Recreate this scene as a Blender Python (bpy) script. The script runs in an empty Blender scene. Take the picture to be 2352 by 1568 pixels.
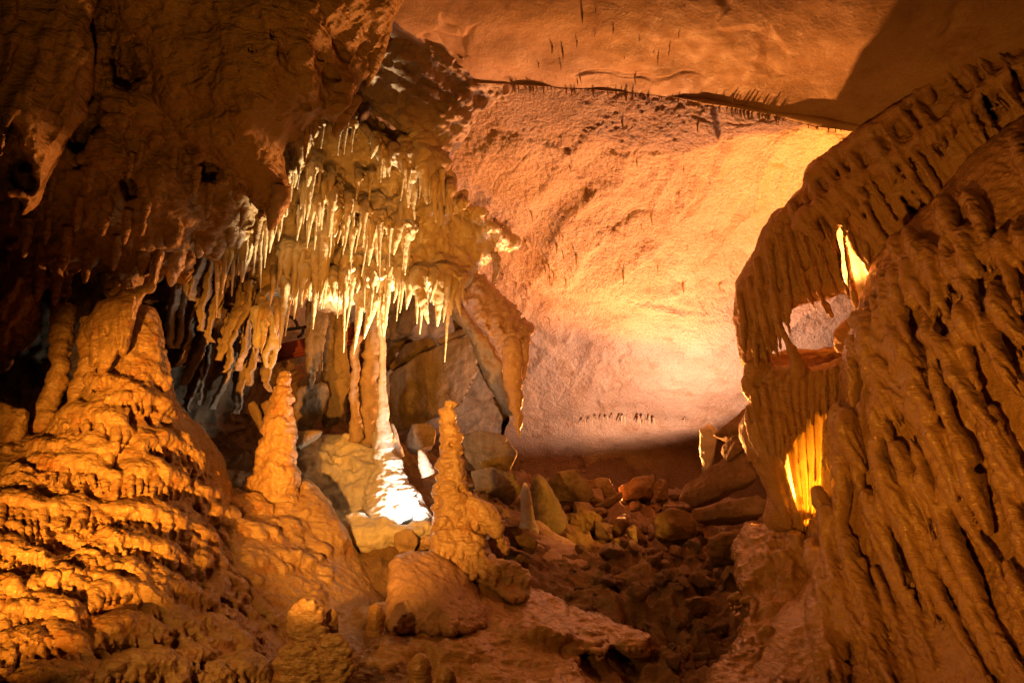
import bpy, bmesh, math, random
import numpy as np
from mathutils import Vector, Matrix

random.seed(7)
RNG = np.random.default_rng(11)
SC = bpy.context.scene
COL = SC.collection
f32 = np.float32

# ---------------------------------------------------------------- camera model
# Survey frame: every rock was measured as (x, y) in a 2352 x 1568 picture plus its
# distance in metres; at() turns such a bearing and distance into a place in the cave.
FL = 1400.0
PITCH = math.radians(14.0)
CP, SP = math.cos(PITCH), math.sin(PITCH)
CX, CY = 1176.0, 784.0

def at_np(x, y, d):
    x = np.asarray(x, float); y = np.asarray(y, float); d = np.asarray(d, float)
    a = (x - CX) / FL; b = (CY - y) / FL
    return np.stack([d * a, d * (CP - SP * b), d * (SP + CP * b)], -1)

def at(x, y, d):
    return Vector(at_np(x, y, d))

# ---------------------------------------------------------------- noise
def _hash(ix, iy, iz, seed):
    h = (ix.astype(np.uint32) * np.uint32(374761393) + iy.astype(np.uint32) * np.uint32(668265263)
         + iz.astype(np.uint32) * np.uint32(2147483647 - 58) + np.uint32(seed * 2654435 + 97))
    h = (h ^ (h >> np.uint32(13))) * np.uint32(1274126177)
    h = (h ^ (h >> np.uint32(16))) * np.uint32(2246822519)
    h ^= h >> np.uint32(15)
    return h.astype(f32) * f32(1.0 / 4294967295.0)

def vnoise(P, seed=0):
    fl = np.floor(P); I = fl.astype(np.int64); t = (P - fl).astype(f32)
    t = t * t * t * (t * (t * 6 - 15) + 10)
    x, y, z = I[..., 0], I[..., 1], I[..., 2]
    def h(a, b, c): return _hash(x + a, y + b, z + c, seed)
    tx, ty, tz = t[..., 0], t[..., 1], t[..., 2]
    def L(a, b, k): return a + (b - a) * k
    c0 = L(L(h(0,0,0), h(1,0,0), tx), L(h(0,1,0), h(1,1,0), tx), ty)
    c1 = L(L(h(0,0,1), h(1,0,1), tx), L(h(0,1,1), h(1,1,1), tx), ty)
    return L(c0, c1, tz) * 2 - 1

def fbm(P, octv=4, seed=0, gain=0.5):
    s = 0; a = 1.0; P = np.asarray(P, float)
    for o in range(octv):
        s = s + a * vnoise(P, seed + o * 17); P = P * 2.03 + 11.3; a *= gain
    return s

def ridged(P, octv=4, seed=0):
    s = 0; a = 1.0; P = np.asarray(P, float)
    for o in range(octv):
        s = s + a * (1 - np.abs(vnoise(P, seed + o * 13)) * 2); P = P * 2.07 + 5.1; a *= 0.5
    return s

def worley(P, seed=0):
    P = np.asarray(P, float); fl = np.floor(P); I = fl.astype(np.int64); fr = (P - fl).astype(f32)
    F1 = np.full(P.shape[:-1], 9, f32); F2 = F1.copy()
    for dx in (-1, 0, 1):
        for dy in (-1, 0, 1):
            for dz in (-1, 0, 1):
                x, y, z = I[..., 0] + dx, I[..., 1] + dy, I[..., 2] + dz
                a = _hash(x, y, z, seed) + dx - fr[..., 0]
                b = _hash(x, y, z, seed + 31) + dy - fr[..., 1]
                c = _hash(x, y, z, seed + 57) + dz - fr[..., 2]
                d = np.sqrt(a * a + b * b + c * c)
                F2 = np.minimum(F2, np.maximum(F1, d)); F1 = np.minimum(F1, d)
    return F1, F2

# ---------------------------------------------------------------- smooth interpolation of measured depths
def tps(pts, smooth=1e-3):
    p = np.array(pts, float); xy = p[:, :2]; s = max(np.ptp(xy[:, 0]), np.ptp(xy[:, 1]), 1e-6)
    c = xy.mean(0); q = (xy - c) / s; n = len(p)
    def U(r2): return np.where(r2 > 1e-12, 0.5 * r2 * np.log(np.maximum(r2, 1e-12)), 0)
    K = U(((q[:, None] - q[None]) ** 2).sum(-1)) + np.eye(n) * smooth
    A = np.zeros((n + 3, n + 3)); A[:n, :n] = K
    A[:n, n] = 1; A[:n, n + 1:] = q; A[n, :n] = 1; A[n + 1:, :n] = q.T
    w = np.linalg.solve(A, np.concatenate([p[:, 2], [0, 0, 0]]))
    def fn(x, y):
        x = (np.asarray(x, float) - c[0]) / s; y = (np.asarray(y, float) - c[1]) / s
        x, y = np.broadcast_arrays(x, y)
        r = w[n] + w[n + 1] * x + w[n + 2] * y
        for i in range(n):
            r = r + w[i] * U((x - q[i, 0]) ** 2 + (y - q[i, 1]) ** 2)
        return r
    return fn

# ---------------------------------------------------------------- sculpting volume
def smin(a, b, k):
    h = np.maximum(k - np.abs(a - b), 0) / k
    return np.minimum(a, b) - h * h * k * 0.25

def smax(a, b, k): return -smin(-a, -b, k)

def poly_sd(X, Y, poly):
    p = np.array(poly, float); q = np.roll(p, -1, 0)
    d = np.full(X.shape, 1e18); ins = np.zeros(X.shape, bool)
    for (ax, ay), (bx, by) in zip(p, q):
        ex, ey = bx - ax, by - ay; wx, wy = X - ax, Y - ay
        t = np.clip((wx * ex + wy * ey) / (ex * ex + ey * ey + 1e-9), 0, 1)
        d = np.minimum(d, (wx - ex * t) ** 2 + (wy - ey * t) ** 2)
        c = ((ay <= Y) & (by > Y)) | ((by <= Y) & (ay > Y))
        if ey != 0: ins ^= c & (X < ax + (Y - ay) * ex / ey)
    d = np.sqrt(d)
    return np.where(ins, -d, d).astype(f32)

def smooth_poly(poly, n=4):
    """Catmull-Rom rounding of a traced outline."""
    p = np.array(poly, float); out = []
    for i in range(len(p)):
        a, b, c, d = p[i - 1], p[i], p[(i + 1) % len(p)], p[(i + 2) % len(p)]
        for t in np.linspace(0, 1, n, endpoint=False):
            out.append(0.5 * ((2 * b) + (-a + c) * t + (2 * a - 5 * b + 4 * c - d) * t * t + (-a + 3 * b - 3 * c + d) * t ** 3))
    return np.array(out)

class Vol:
    """Signed-distance clay. Cells grow with distance so far rock is not over-sampled."""
    def __init__(s, x0, x1, y0, y1, d0, d1, h=4.0):
        s.h = h
        s.xs = np.arange(x0, x1 + h, h, dtype=f32); s.ys = np.arange(y0, y1 + h, h, dtype=f32)
        s.ws = np.arange(FL * math.log(d0), FL * math.log(d1) + h, h, dtype=f32)
        s.F = np.full((len(s.xs), len(s.ys), len(s.ws)), 500, f32)
        s.X2, s.Y2 = np.meshgrid(s.xs, s.ys, indexing='ij')
    def win(s, lo, hi):
        sl = []
        for ax, l, u in zip((s.xs, s.ys, s.ws), lo, hi):
            i0 = int(np.searchsorted(ax, l)); i1 = int(np.searchsorted(ax, u, side='right'))
            sl.append(slice(i0, i1))
        return tuple(sl)
    def stroke(s, pts, k=8, sub=False, front=True):
        """Chain of tapered rods through (x, y, distance, radius in survey units)."""
        Q = []
        for (x, y, d, r) in pts:
            Q.append((x, y, FL * math.log(d) + (r if front else 0), r))
        for (a, b) in zip(Q[:-1], Q[1:]):
            rm = max(a[3], b[3]) + k + 2 * s.h
            W = s.win([min(a[i], b[i]) - rm for i in range(3)], [max(a[i], b[i]) + rm for i in range(3)])
            if any(w.stop <= w.start for w in W): continue
            x = s.xs[W[0]][:, None, None]; y = s.ys[W[1]][None, :, None]; w = s.ws[W[2]][None, None, :]
            e = [b[i] - a[i] for i in range(3)]; L2 = sum(v * v for v in e) + 1e-6
            t = np.clip(((x - a[0]) * e[0] + (y - a[1]) * e[1] + (w - a[2]) * e[2]) / L2, 0, 1)
            d = np.sqrt((x - a[0] - t * e[0]) ** 2 + (y - a[1] - t * e[1]) ** 2 + (w - a[2] - t * e[2]) ** 2) - (a[3] + (b[3] - a[3]) * t)
            G = s.F[W]
            s.F[W] = smax(G, -d, k) if sub else smin(G, d.astype(f32), k)
    def ball(s, x, y, d, rx, ry=None, rw=None, k=8, sub=False, front=True):
        ry = ry or rx; rw = rw or min(rx, ry)
        wc = FL * math.log(d) + (rw if front else 0); m = k + 2 * s.h
        W = s.win((x - rx - m, y - ry - m, wc - rw - m), (x + rx + m, y + ry + m, wc + rw + m))
        if any(w.stop <= w.start for w in W): return
        X = s.xs[W[0]][:, None, None]; Y = s.ys[W[1]][None, :, None]; Z = s.ws[W[2]][None, None, :]
        q = np.sqrt(((X - x) / rx) ** 2 + ((Y - y) / ry) ** 2 + ((Z - wc) / rw) ** 2)
        dd = ((q - 1) * min(rx, ry, rw)).astype(f32)
        s.F[W] = smax(s.F[W], -dd, k) if sub else smin(s.F[W], dd, k)
    def plate(s, poly, dfn, T, k=30, k2=20, sub=False, rnd=True):
        """Rounded slab: traced outline, front face at measured distance dfn, half-thickness T."""
        sd = poly_sd(s.X2, s.Y2, smooth_poly(poly) if rnd else poly)
        d = dfn(s.X2, s.Y2) if callable(dfn) else np.full(s.X2.shape, dfn)
        wf = (FL * np.log(np.maximum(d, 0.3))).astype(f32)
        slab = np.abs(s.ws[None, None, :] - (wf + T)[..., None]) - f32(T)
        q = smax(slab, np.repeat(sd[..., None], len(s.ws), 2), k)
        s.F = smax(s.F, -q, k2) if sub else smin(s.F, q, k2)
    def cut(s, poly, k=10):
        sd = poly_sd(s.X2, s.Y2, smooth_poly(poly))
        s.F = smax(s.F, -sd[..., None], k)
    def noise(s, amp, scale, seed=0, octv=3, rid=False):
        m = np.abs(s.F) < amp * 3.5
        i, j, k = np.nonzero(m)
        P = np.stack([s.xs[i], s.ys[j], s.ws[k]], -1) / scale
        s.F[m] += amp * (ridged(P, octv, seed) if rid else fbm(P, octv, seed))
    def mesh(s):
        F = s.F
        S = F < 0
        c = np.zeros(tuple(n - 1 for n in F.shape), np.int8)
        for a in (0, 1):
            for b in (0, 1):
                for g in (0, 1):
                    c += S[a:a + c.shape[0], b:b + c.shape[1], g:g + c.shape[2]]
        act = (c > 0) & (c < 8)
        I = np.argwhere(act); n = len(I)
        idx = np.full(act.shape, -1, np.int32); idx[act] = np.arange(n)
        off = [(a, b, g) for a in (0, 1) for b in (0, 1) for g in (0, 1)]
        V8 = {o: F[I[:, 0] + o[0], I[:, 1] + o[1], I[:, 2] + o[2]] for o in off}
        acc = np.zeros((n, 3), f32); cnt = np.zeros(n, f32)
        for o in off:
            for ax in range(3):
                if o[ax] == 0:
                    p = list(o); p[ax] = 1; p = tuple(p)
                    a, b = V8[o], V8[p]; m = (a < 0) != (b < 0)
                    t = np.where(m, a / np.where(m, a - b, 1), 0)
                    pos = np.array(o, f32)[None] + np.eye(3, dtype=f32)[ax][None] * t[:, None]
                    acc += pos * m[:, None]; cnt += m
        V = I + acc / cnt[:, None]
        faces = []
        for ax in range(3):
            u, v = (ax + 1) % 3, (ax + 2) % 3
            sl0 = [slice(None)] * 3; sl1 = [slice(None)] * 3
            sl0[ax] = slice(0, -1); sl1[ax] = slice(1, None)
            A = S[tuple(sl0)]; B = S[tuple(sl1)]
            E = np.argwhere(A != B)
            ok = np.ones(len(E), bool)
            for q in (u, v): ok &= (E[:, q] > 0) & (E[:, q] < F.shape[q] - 1)
            E = E[ok]; sg = A[E[:, 0], E[:, 1], E[:, 2]]
            def cell(du, dv):
                C = E.copy(); C[:, u] -= du; C[:, v] -= dv
                return idx[C[:, 0], C[:, 1], C[:, 2]]
            q = np.stack([cell(1, 1), cell(0, 1), cell(0, 0), cell(1, 0)], -1)
            q[~sg] = q[~sg][:, ::-1]
            faces.append(q)
        Fc = np.concatenate(faces); Fc = Fc[(Fc >= 0).all(1)]
        x = s.xs[0] + V[:, 0] * s.h; y = s.ys[0] + V[:, 1] * s.h; w = s.ws[0] + V[:, 2] * s.h
        P = at_np(x, y, np.exp(w / FL))
        return P, Fc

# ---------------------------------------------------------------- mesh objects
def newmesh(name, V, F, mat, smooth=True):
    me = bpy.data.meshes.new(name)
    V = np.ascontiguousarray(V, dtype=f32)
    if isinstance(F, np.ndarray):
        n = F.shape[1]; me.vertices.add(len(V)); me.vertices.foreach_set('co', V.ravel())
        me.loops.add(F.size); me.loops.foreach_set('vertex_index', np.ascontiguousarray(F, dtype=np.int32).ravel())
        me.polygons.add(len(F)); me.polygons.foreach_set('loop_start', np.arange(0, F.size, n, dtype=np.int32))
        me.update(calc_edges=True)
    else:
        me.from_pydata([tuple(v) for v in V], [], [tuple(f) for f in F]); me.update()
    if smooth: me.polygons.foreach_set('use_smooth', np.ones(len(me.polygons), bool))
    me.validate()
    if mat: me.materials.append(mat)
    return me

def normals(V, F):
    N = np.zeros_like(V)
    a = V[F[:, 2]] - V[F[:, 0]]; b = V[F[:, 3 % F.shape[1]]] - V[F[:, 1]]
    n = np.cross(a, b) if F.shape[1] == 4 else np.cross(V[F[:, 1]] - V[F[:, 0]], a)
    for i in range(F.shape[1]):
        for c in range(3): N[:, c] += np.bincount(F[:, i], n[:, c], len(V))
    return N / (np.linalg.norm(N, axis=1, keepdims=True) + 1e-9)

def displace(V, F, fn, it=1):
    for _ in range(it):
        N = normals(V, F); V = V + N * fn(V, N)[:, None]
    return V

def put(name, V, F, mat, label=None, cat=None, group=None, kind=None, parent=None, smooth=True):
    """Link one mesh object with its origin at its base."""
    V = np.asarray(V, float)
    if parent is not None: org = np.array(parent.location)
    else:
        lo, hi = V.min(0), V.max(0); org = np.array([(lo[0] + hi[0]) / 2, (lo[1] + hi[1]) / 2, lo[2]])
    o = bpy.data.objects.new(name, newmesh(name, V - org, F, mat, smooth))
    COL.objects.link(o)
    if parent is not None: o.parent = parent
    else: o.location = org
    tag(o, label, cat, group, kind)
    return o

def tag(o, label=None, cat=None, group=None, kind=None):
    if label: o['label'] = label
    if cat: o['category'] = cat
    if group: o['group'] = group
    if kind or cat: o['kind'] = kind or 'thing'
    return o

def empty(name, loc, label, cat, group=None):
    o = bpy.data.objects.new(name, None); COL.objects.link(o); o.location = loc
    return tag(o, label, cat, group)

def join(parts):
    Vs, Fs, n = [], [], 0
    for V, F in parts:
        Vs.append(V); Fs.append(np.asarray(F) + n); n += len(V)
    return np.concatenate(Vs), np.concatenate(Fs)

# relief recipes -------------------------------------------------
def relief(fb=0.02, fs=0.3, kn=0.0, ks=0.08, rid=0.0, rs=0.25, micro=0.004, ms=0.05, zst=1.0, seed=0, upk=None):
    def fn(V, N):
        P = V.copy(); P[:, 2] *= zst
        h = fb * fbm(P / fs, 4, seed)
        if kn:
            F1, F2 = worley((V + 0.03 * np.stack([fbm(V / ks / 2, 2, seed + 3)] * 3, -1)) / ks, seed + 5)
            h = h + kn * (0.55 - np.minimum(F1, 1) ** 1.5)
        if rid: h = h + rid * (ridged(P / rs, 4, seed + 9) - 1)
        if micro: h = h + micro * fbm(V / ms, 2, seed + 21)
        return h
    return fn

def survey(V):
    d = V[:, 1] * CP + V[:, 2] * SP; b = (V[:, 2] * CP - V[:, 1] * SP) / d
    return CX + FL * V[:, 0] / d, CY - FL * b

def fluted(base, amp, pitch, run, slope, seed=0):
    """Fine drip flutes that follow the way water ran down the rock."""
    def fn(V, N):
        P = V / (pitch * 4.2 / FL); S = V / (run * 4.2 / FL)
        a = P[:, 0] + slope * P[:, 2]; b = S[:, 2]
        q = np.stack([a, P[:, 1] * .45, b], -1)
        m = np.clip(.6 + fbm(V / .35, 2, seed + 7), .1, 1.2)
        return base(V, N) + amp * m * (ridged(q, 2, seed) - .7)
    return fn

# tubes ----------------------------------------------------------
def tube(pts, nseg=16, step=None, wob=0.08, ring=0.0, rings=0, seed=0, knob=0.0, ks=0.05, tip=True, jit=0.0, cap0=True):
    """Tapered formation along (x, y, distance, radius in survey units), first point = root, last = tip."""
    P = np.array([at_np(x, y, d) for x, y, d, r in pts]); R = np.array([r * d / FL for x, y, d, r in pts])
    S = np.concatenate([[0], np.cumsum(np.linalg.norm(np.diff(P, axis=0), axis=1))])
    step = step or max(S[-1] / 400, min(0.012, S[-1] / 12))
    n = max(6, int(S[-1] / step)); u = np.linspace(0, S[-1], n)
    C = np.stack([np.interp(u, S, P[:, i]) for i in range(3)], -1); r = np.interp(u, S, R)
    for _ in range(2):
        C[1:-1] = (C[:-2] + 2 * C[1:-1] + C[2:]) / 4; r[1:-1] = (r[:-2] + 2 * r[1:-1] + r[2:]) / 4
    T = np.gradient(C, axis=0); T /= np.linalg.norm(T, axis=1, keepdims=True)
    ref = np.array([0.3, 1.0, 0.05]); A = np.cross(T, ref); A /= np.linalg.norm(A, axis=1, keepdims=True); B = np.cross(T, A)
    if jit:
        C = C + A * (jit * r * fbm(np.stack([u / 0.12, u * 0 + seed, u * 0], -1), 3, seed))[:, None]
    th = np.linspace(0, 2 * np.pi, nseg, endpoint=False)
    cs, sn = np.cos(th), np.sin(th)
    dirs = A[:, None] * cs[None, :, None] + B[:, None] * sn[None, :, None]
    rr = np.repeat(r[:, None], nseg, 1)
    base = C[:, None] + dirs * rr[..., None]
    f = 1 + wob * fbm(base / (np.max(r) * 1.2 + 0.01) + seed * 3.7, 3, seed)
    if rings:
        ph = u[:, None] / S[-1] * rings + 0.7 * fbm(np.stack([base[..., 0] / (np.max(r) + .01) * .9, base[..., 1] / (np.max(r) + .01) * .9, base[..., 2] / (np.max(r) + .01) * .35], -1) + seed, 3, seed + 2)
        s = ph - np.floor(ph)
        f = f + ring * (1 + .8 * fbm(base / (np.max(r) * 1.5 + .01) + 7.7, 2, seed + 6)) * (np.where(s < 0.72, np.sqrt(np.clip(s / 0.72, 0, 1)), np.cos((s - 0.72) / 0.28 * np.pi / 2)) - 0.55)
    if knob:
        F1, _ = worley(base / ks, seed + 4); f = f + knob * (0.5 - np.minimum(F1, 1) ** 1.4)
    V = C[:, None] + dirs * (rr * f)[..., None]
    V = V.reshape(-1, 3)
    i = np.arange(n - 1)[:, None] * nseg; j = np.arange(nseg)[None]; j2 = (j + 1) % nseg
    F = np.stack([i + j, i + j2, i + nseg + j2, i + nseg + j], -1).reshape(-1, 4)
    # rounded tip and closed root
    e = C[-1] + T[-1] * r[-1] * 0.7; V = np.concatenate([V, [e], [C[0]]]); k = len(V)
    j = np.arange(nseg); j2 = (j + 1) % nseg; b = (n - 1) * nseg
    capt = np.stack([b + j, b + j2, np.full(nseg, k - 2), np.full(nseg, k - 2)], -1)
    capr = np.stack([j2, j, np.full(nseg, k - 1), np.full(nseg, k - 1)], -1)
    return V, F, capt, capr

def tube_mesh(pts, **kw):
    V, F, ct, cr = tube(pts, **kw)
    tri = [tuple(f) for f in F] + [(a, b, c) for a, b, c, _ in ct] + [(a, b, c) for a, b, c, _ in cr]
    return V, tri

def put_tube(name, pts, mat, label, cat, group=None, parent=None, **kw):
    V, F = tube_mesh(pts, **kw)
    return put(name, V, F, mat, label, cat, group, None, parent)

# sheets ---------------------------------------------------------
def crom(G, nu, nv):
    """Catmull-Rom surface through an M x N x 3 grid of points."""
    def along(G, n):
        M = G.shape[0]; t = np.linspace(0, M - 1, n); i = np.minimum(t.astype(int), M - 2); t = (t - i)[:, None, None]
        E = np.concatenate([2 * G[:1] - G[1:2], G, 2 * G[-1:] - G[-2:-1]])
        a, b, c, d = E[i], E[i + 1], E[i + 2], E[i + 3]
        return 0.5 * (2 * b + (c - a) * t + (2 * a - 5 * b + 4 * c - d) * t ** 2 + (3 * b - a - 3 * c + d) * t ** 3)
    G = along(G, nu); return np.swapaxes(along(np.swapaxes(G, 0, 1), nv), 0, 1)

def grid_faces(nu, nv, flip=False):
    i = np.arange(nu - 1)[:, None] * nv; j = np.arange(nv - 1)[None]
    F = np.stack([i + j, i + j + 1, i + nv + j + 1, i + nv + j], -1).reshape(-1, 4)
    return F[:, ::-1] if flip else F

# rocks ----------------------------------------------------------
def rock_bm(pts, bev=0.03, cuts=2, amp=0.02, seed=0, sc=0.15):
    bm = bmesh.new()
    for p in pts: bm.verts.new(p)
    r = bmesh.ops.convex_hull(bm, input=list(bm.verts))
    loose = [v for v in bm.verts if not v.link_faces]
    bmesh.ops.delete(bm, geom=loose, context='VERTS')
    bmesh.ops.dissolve_limit(bm, angle_limit=0.12, verts=bm.verts, edges=bm.edges)
    bmesh.ops.bevel(bm, geom=list(bm.edges), offset=bev, segments=1, affect='EDGES', profile=0.6, clamp_overlap=True)
    bmesh.ops.triangulate(bm, faces=bm.faces)
    for _ in range(cuts):
        L = np.mean([e.calc_length() for e in bm.edges])
        es = [e for e in bm.edges if e.calc_length() > L * 0.6]
        bmesh.ops.subdivide_edges(bm, edges=es, cuts=1, use_grid_fill=True)
        bmesh.ops.triangulate(bm, faces=bm.faces)
    bm.normal_update()
    V = np.array([v.co for v in bm.verts]); N = np.array([v.normal for v in bm.verts])
    h = amp * (fbm(V / sc, 4, seed) + 0.5 * (ridged(V / sc / 0.7, 3, seed + 4) - 1))
    V = V + N * h[:, None]
    F = np.array([[v.index for v in f.verts] for f in bm.faces]); bm.free()
    return V, F

def slab_pts(poly, d, back, shrink=0.75, drop=0.0):
    """Corner points of a stone whose facing outline is traced; poly items (x, y) or (x, y, distance)."""
    A = [at_np(p[0], p[1], p[2] if len(p) > 2 else d) for p in poly]
    c = np.mean(A, 0); out = list(A)
    for p in A:
        q = c + (p - c) * shrink; dirv = c / np.linalg.norm(c)
        out.append(q + dirv * back + np.array([0, 0, -drop]))
    out.append(c - c / np.linalg.norm(c) * back * 0.15)
    return [tuple(p) for p in out]

def put_rock(name, poly, d, back, mat, label, cat='boulder', group=None, bev=0.025, amp=0.02, seed=0, cuts=3, shrink=0.75, drop=0.0, sc=0.15):
    V, F = rock_bm(slab_pts(poly, d, back, shrink, drop), bev, cuts, amp, seed, sc)
    return put(name, V, F, mat, label, cat, group, smooth=True)
# ---------------------------------------------------------------- materials (all procedural)
ALB = 0.8
def rockmat(name, c1, c2, c3=None, cs=2.0, rough=0.55, rvar=0.2, fine=0.5, fsc=60.0, mid=0.5, msc=14.0,
            ripple=0.0, rsc=9.0, pits=0.0, psc=40.0, spec=0.5, dist=0.02, sss=0.0, streak=0.0, trans=0.0, coat=0.0, spk=.78):
    m = bpy.data.materials.new(name); m.use_nodes = True
    nt = m.node_tree; N = nt.nodes; L = nt.links; N.clear()
    out = N.new('ShaderNodeOutputMaterial'); bs = N.new('ShaderNodeBsdfPrincipled')
    tc = N.new('ShaderNodeTexCoord'); O = tc.outputs['Object']
    def noise(scale, detail=5, rgh=0.55, src=None, dist_=0.0):
        n = N.new('ShaderNodeTexNoise'); n.inputs['Scale'].default_value = scale; n.inputs['Detail'].default_value = detail
        n.inputs['Roughness'].default_value = rgh; n.inputs['Distortion'].default_value = dist_
        L.new(src or O, n.inputs['Vector']); return n.outputs['Fac']
    def ramp(v, stops):
        r = N.new('ShaderNodeValToRGB'); e = r.color_ramp.elements
        while len(e) < len(stops): e.new(0.5)
        for q, (p, c) in zip(e, stops): q.position = p; q.color = c if len(c) == 4 else (*c, 1)
        L.new(v, r.inputs['Fac']); return r.outputs['Color']
    def mapv(sc):
        mp = N.new('ShaderNodeMapping'); mp.inputs['Scale'].default_value = sc; L.new(O, mp.inputs['Vector']); return mp.outputs['Vector']
    def math_(op, a, b):
        q = N.new('ShaderNodeMath'); q.operation = op
        for i, v in enumerate((a, b)):
            if isinstance(v, (int, float)): q.inputs[i].default_value = v
            else: L.new(v, q.inputs[i])
        return q.outputs[0]
    def mix(fac, a, b, mode='MIX'):
        q = N.new('ShaderNodeMix'); q.data_type = 'RGBA'; q.blend_type = mode
        if isinstance(fac, (int, float)): q.inputs[0].default_value = fac
        else: L.new(fac, q.inputs[0])
        for i, v in ((6, a), (7, b)):
            if isinstance(v, tuple): q.inputs[i].default_value = (*v, 1)
            else: L.new(v, q.inputs[i])
        return q.outputs[2]
    c1, c2 = [tuple(v * ALB for v in c) for c in (c1, c2)]; c3 = tuple(v * ALB for v in c3) if c3 else None
    col = ramp(noise(cs, 6, 0.6, None, 0.6), [(0.3, c1), (0.7, c2)])
    if c3: col = mix(ramp(noise(cs * 2.7, 5, 0.65), [(0.52, (0, 0, 0)), (0.72, (1, 1, 1))]), col, c3)
    if streak:
        s = ramp(noise(4, 4, 0.6, mapv((2.5, 2.5, 0.35))), [(0.4, (1, 1, 1)), (0.65, (1 - streak,) * 3)])
        col = mix(1.0, col, s, 'MULTIPLY')
    spk_ = ramp(noise(fsc * 1.3, 3, 0.7), [(0.3, (spk, spk * .98, spk * .94)), (0.65, (1.08, 1.08, 1.08))])
    col = mix(0.8, col, spk_, 'MULTIPLY')
    L.new(col, bs.inputs['Base Color'])
    r = N.new('ShaderNodeMapRange'); L.new(noise(7, 4), r.inputs['Value'])
    r.inputs['From Min'].default_value = 0.3; r.inputs['From Max'].default_value = 0.7
    r.inputs['To Min'].default_value = max(0.05, rough - rvar); r.inputs['To Max'].default_value = min(1, rough + rvar)
    L.new(r.outputs[0], bs.inputs['Roughness'])
    bs.inputs['Specular IOR Level'].default_value = spec
    h = math_('MULTIPLY', noise(msc, 6, 0.6, None, 0.3), mid)
    h = math_('ADD', h, math_('MULTIPLY', noise(fsc, 4, 0.65), fine * 0.35))
    if ripple:
        h = math_('ADD', h, math_('MULTIPLY', noise(rsc, 3, 0.55, mapv((1.0, 1.0, 4.5)), 0.8), ripple))
    if pits:
        v = N.new('ShaderNodeTexVoronoi'); v.inputs['Scale'].default_value = psc; v.feature = 'SMOOTH_F1'; L.new(O, v.inputs['Vector'])
        h = math_('ADD', h, math_('MULTIPLY', v.outputs['Distance'], -pits))
    b = N.new('ShaderNodeBump'); b.inputs['Strength'].default_value = 1.0; b.inputs['Distance'].default_value = dist
    L.new(h, b.inputs['Height']); L.new(b.outputs[0], bs.inputs['Normal'])
    if coat:
        bs.inputs['Coat Weight'].default_value = coat; bs.inputs['Coat Roughness'].default_value = 0.16; L.new(b.outputs[0], bs.inputs['Coat Normal'])
    if sss:
        bs.inputs['Subsurface Weight'].default_value = sss
        bs.inputs['Subsurface Radius'].default_value = (0.06, 0.025, 0.008); bs.inputs['Subsurface Scale'].default_value = 0.6
    sh = bs.outputs[0]
    if trans:
        t = N.new('ShaderNodeBsdfTranslucent'); L.new(col, t.inputs['Color']); L.new(b.outputs[0], t.inputs['Normal'])
        x = N.new('ShaderNodeMixShader'); x.inputs[0].default_value = trans
        L.new(sh, x.inputs[1]); L.new(t.outputs[0], x.inputs[2]); sh = x.outputs[0]
    L.new(sh, out.inputs['Surface'])
    return m

def flatmat(name, col, rough=0.5, metal=0.0, emit=None, es=0):
    m = bpy.data.materials.new(name); m.use_nodes = True; b = m.node_tree.nodes['Principled BSDF']
    b.inputs['Base Color'].default_value = (*col, 1); b.inputs['Roughness'].default_value = rough; b.inputs['Metallic'].default_value = metal
    n = m.node_tree.nodes.new('ShaderNodeTexNoise'); n.inputs['Scale'].default_value = 25; n.inputs['Detail'].default_value = 4
    bp = m.node_tree.nodes.new('ShaderNodeBump'); bp.inputs['Strength'].default_value = 0.3; bp.inputs['Distance'].default_value = 0.005
    m.node_tree.links.new(n.outputs[0], bp.inputs['Height']); m.node_tree.links.new(bp.outputs[0], b.inputs['Normal'])
    if emit: b.inputs['Emission Color'].default_value = (*emit, 1); b.inputs['Emission Strength'].default_value = es
    return m

M_CEIL = rockmat('ceiling_limestone', (0.56, 0.34, 0.19), (0.66, 0.42, 0.25), (0.46, 0.25, 0.13), cs=1.1, rough=0.6, fine=0.8, fsc=45, mid=0.35, msc=12, dist=0.02)
M_POP = rockmat('popcorn_limestone', (0.54, 0.33, 0.19), (0.68, 0.46, 0.30), (0.44, 0.24, 0.12), cs=1.0, rough=0.55, fine=2.4, fsc=32, mid=0.4, msc=11, pits=0.25, psc=22, dist=0.045, spk=.5)  # strong colour speckle paints in the small shadows between popcorn grains
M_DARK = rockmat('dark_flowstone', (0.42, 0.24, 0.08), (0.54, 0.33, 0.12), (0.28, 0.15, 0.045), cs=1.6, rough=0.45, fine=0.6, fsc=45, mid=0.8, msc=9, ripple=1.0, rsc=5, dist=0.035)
M_MOUND = rockmat('orange_flowstone', (0.56, 0.35, 0.17), (0.64, 0.44, 0.25), (0.52, 0.22, 0.07), cs=2.0, rough=0.36, rvar=0.16, fine=0.4, fsc=60, mid=0.9, msc=16, ripple=0.6, rsc=9, dist=0.022, pits=.35, psc=26, spec=0.6, coat=.4)
M_PALE = rockmat('pale_calcite', (0.78, 0.70, 0.58), (0.86, 0.80, 0.70), (0.66, 0.54, 0.40), cs=2.2, rough=0.42, fine=0.5, fsc=60, mid=0.6, msc=16, ripple=0.3, rsc=9, dist=0.015)
M_GOLD = rockmat('golden_calcite', (0.62, 0.42, 0.19), (0.72, 0.54, 0.30), (0.78, 0.66, 0.46), cs=2.4, rough=0.4, fine=0.5, fsc=60, mid=0.6, msc=16, ripple=0.3, rsc=9, dist=0.015, coat=.3)
M_WALL = rockmat('wet_brown_flowstone', (0.50, 0.28, 0.11), (0.60, 0.36, 0.15), (0.56, 0.36, 0.24), cs=1.8, rough=0.3, rvar=0.14, fine=0.4, fsc=50, mid=0.7, msc=12, ripple=0.5, rsc=13, dist=0.02, spec=0.6, coat=0.5)
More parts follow.
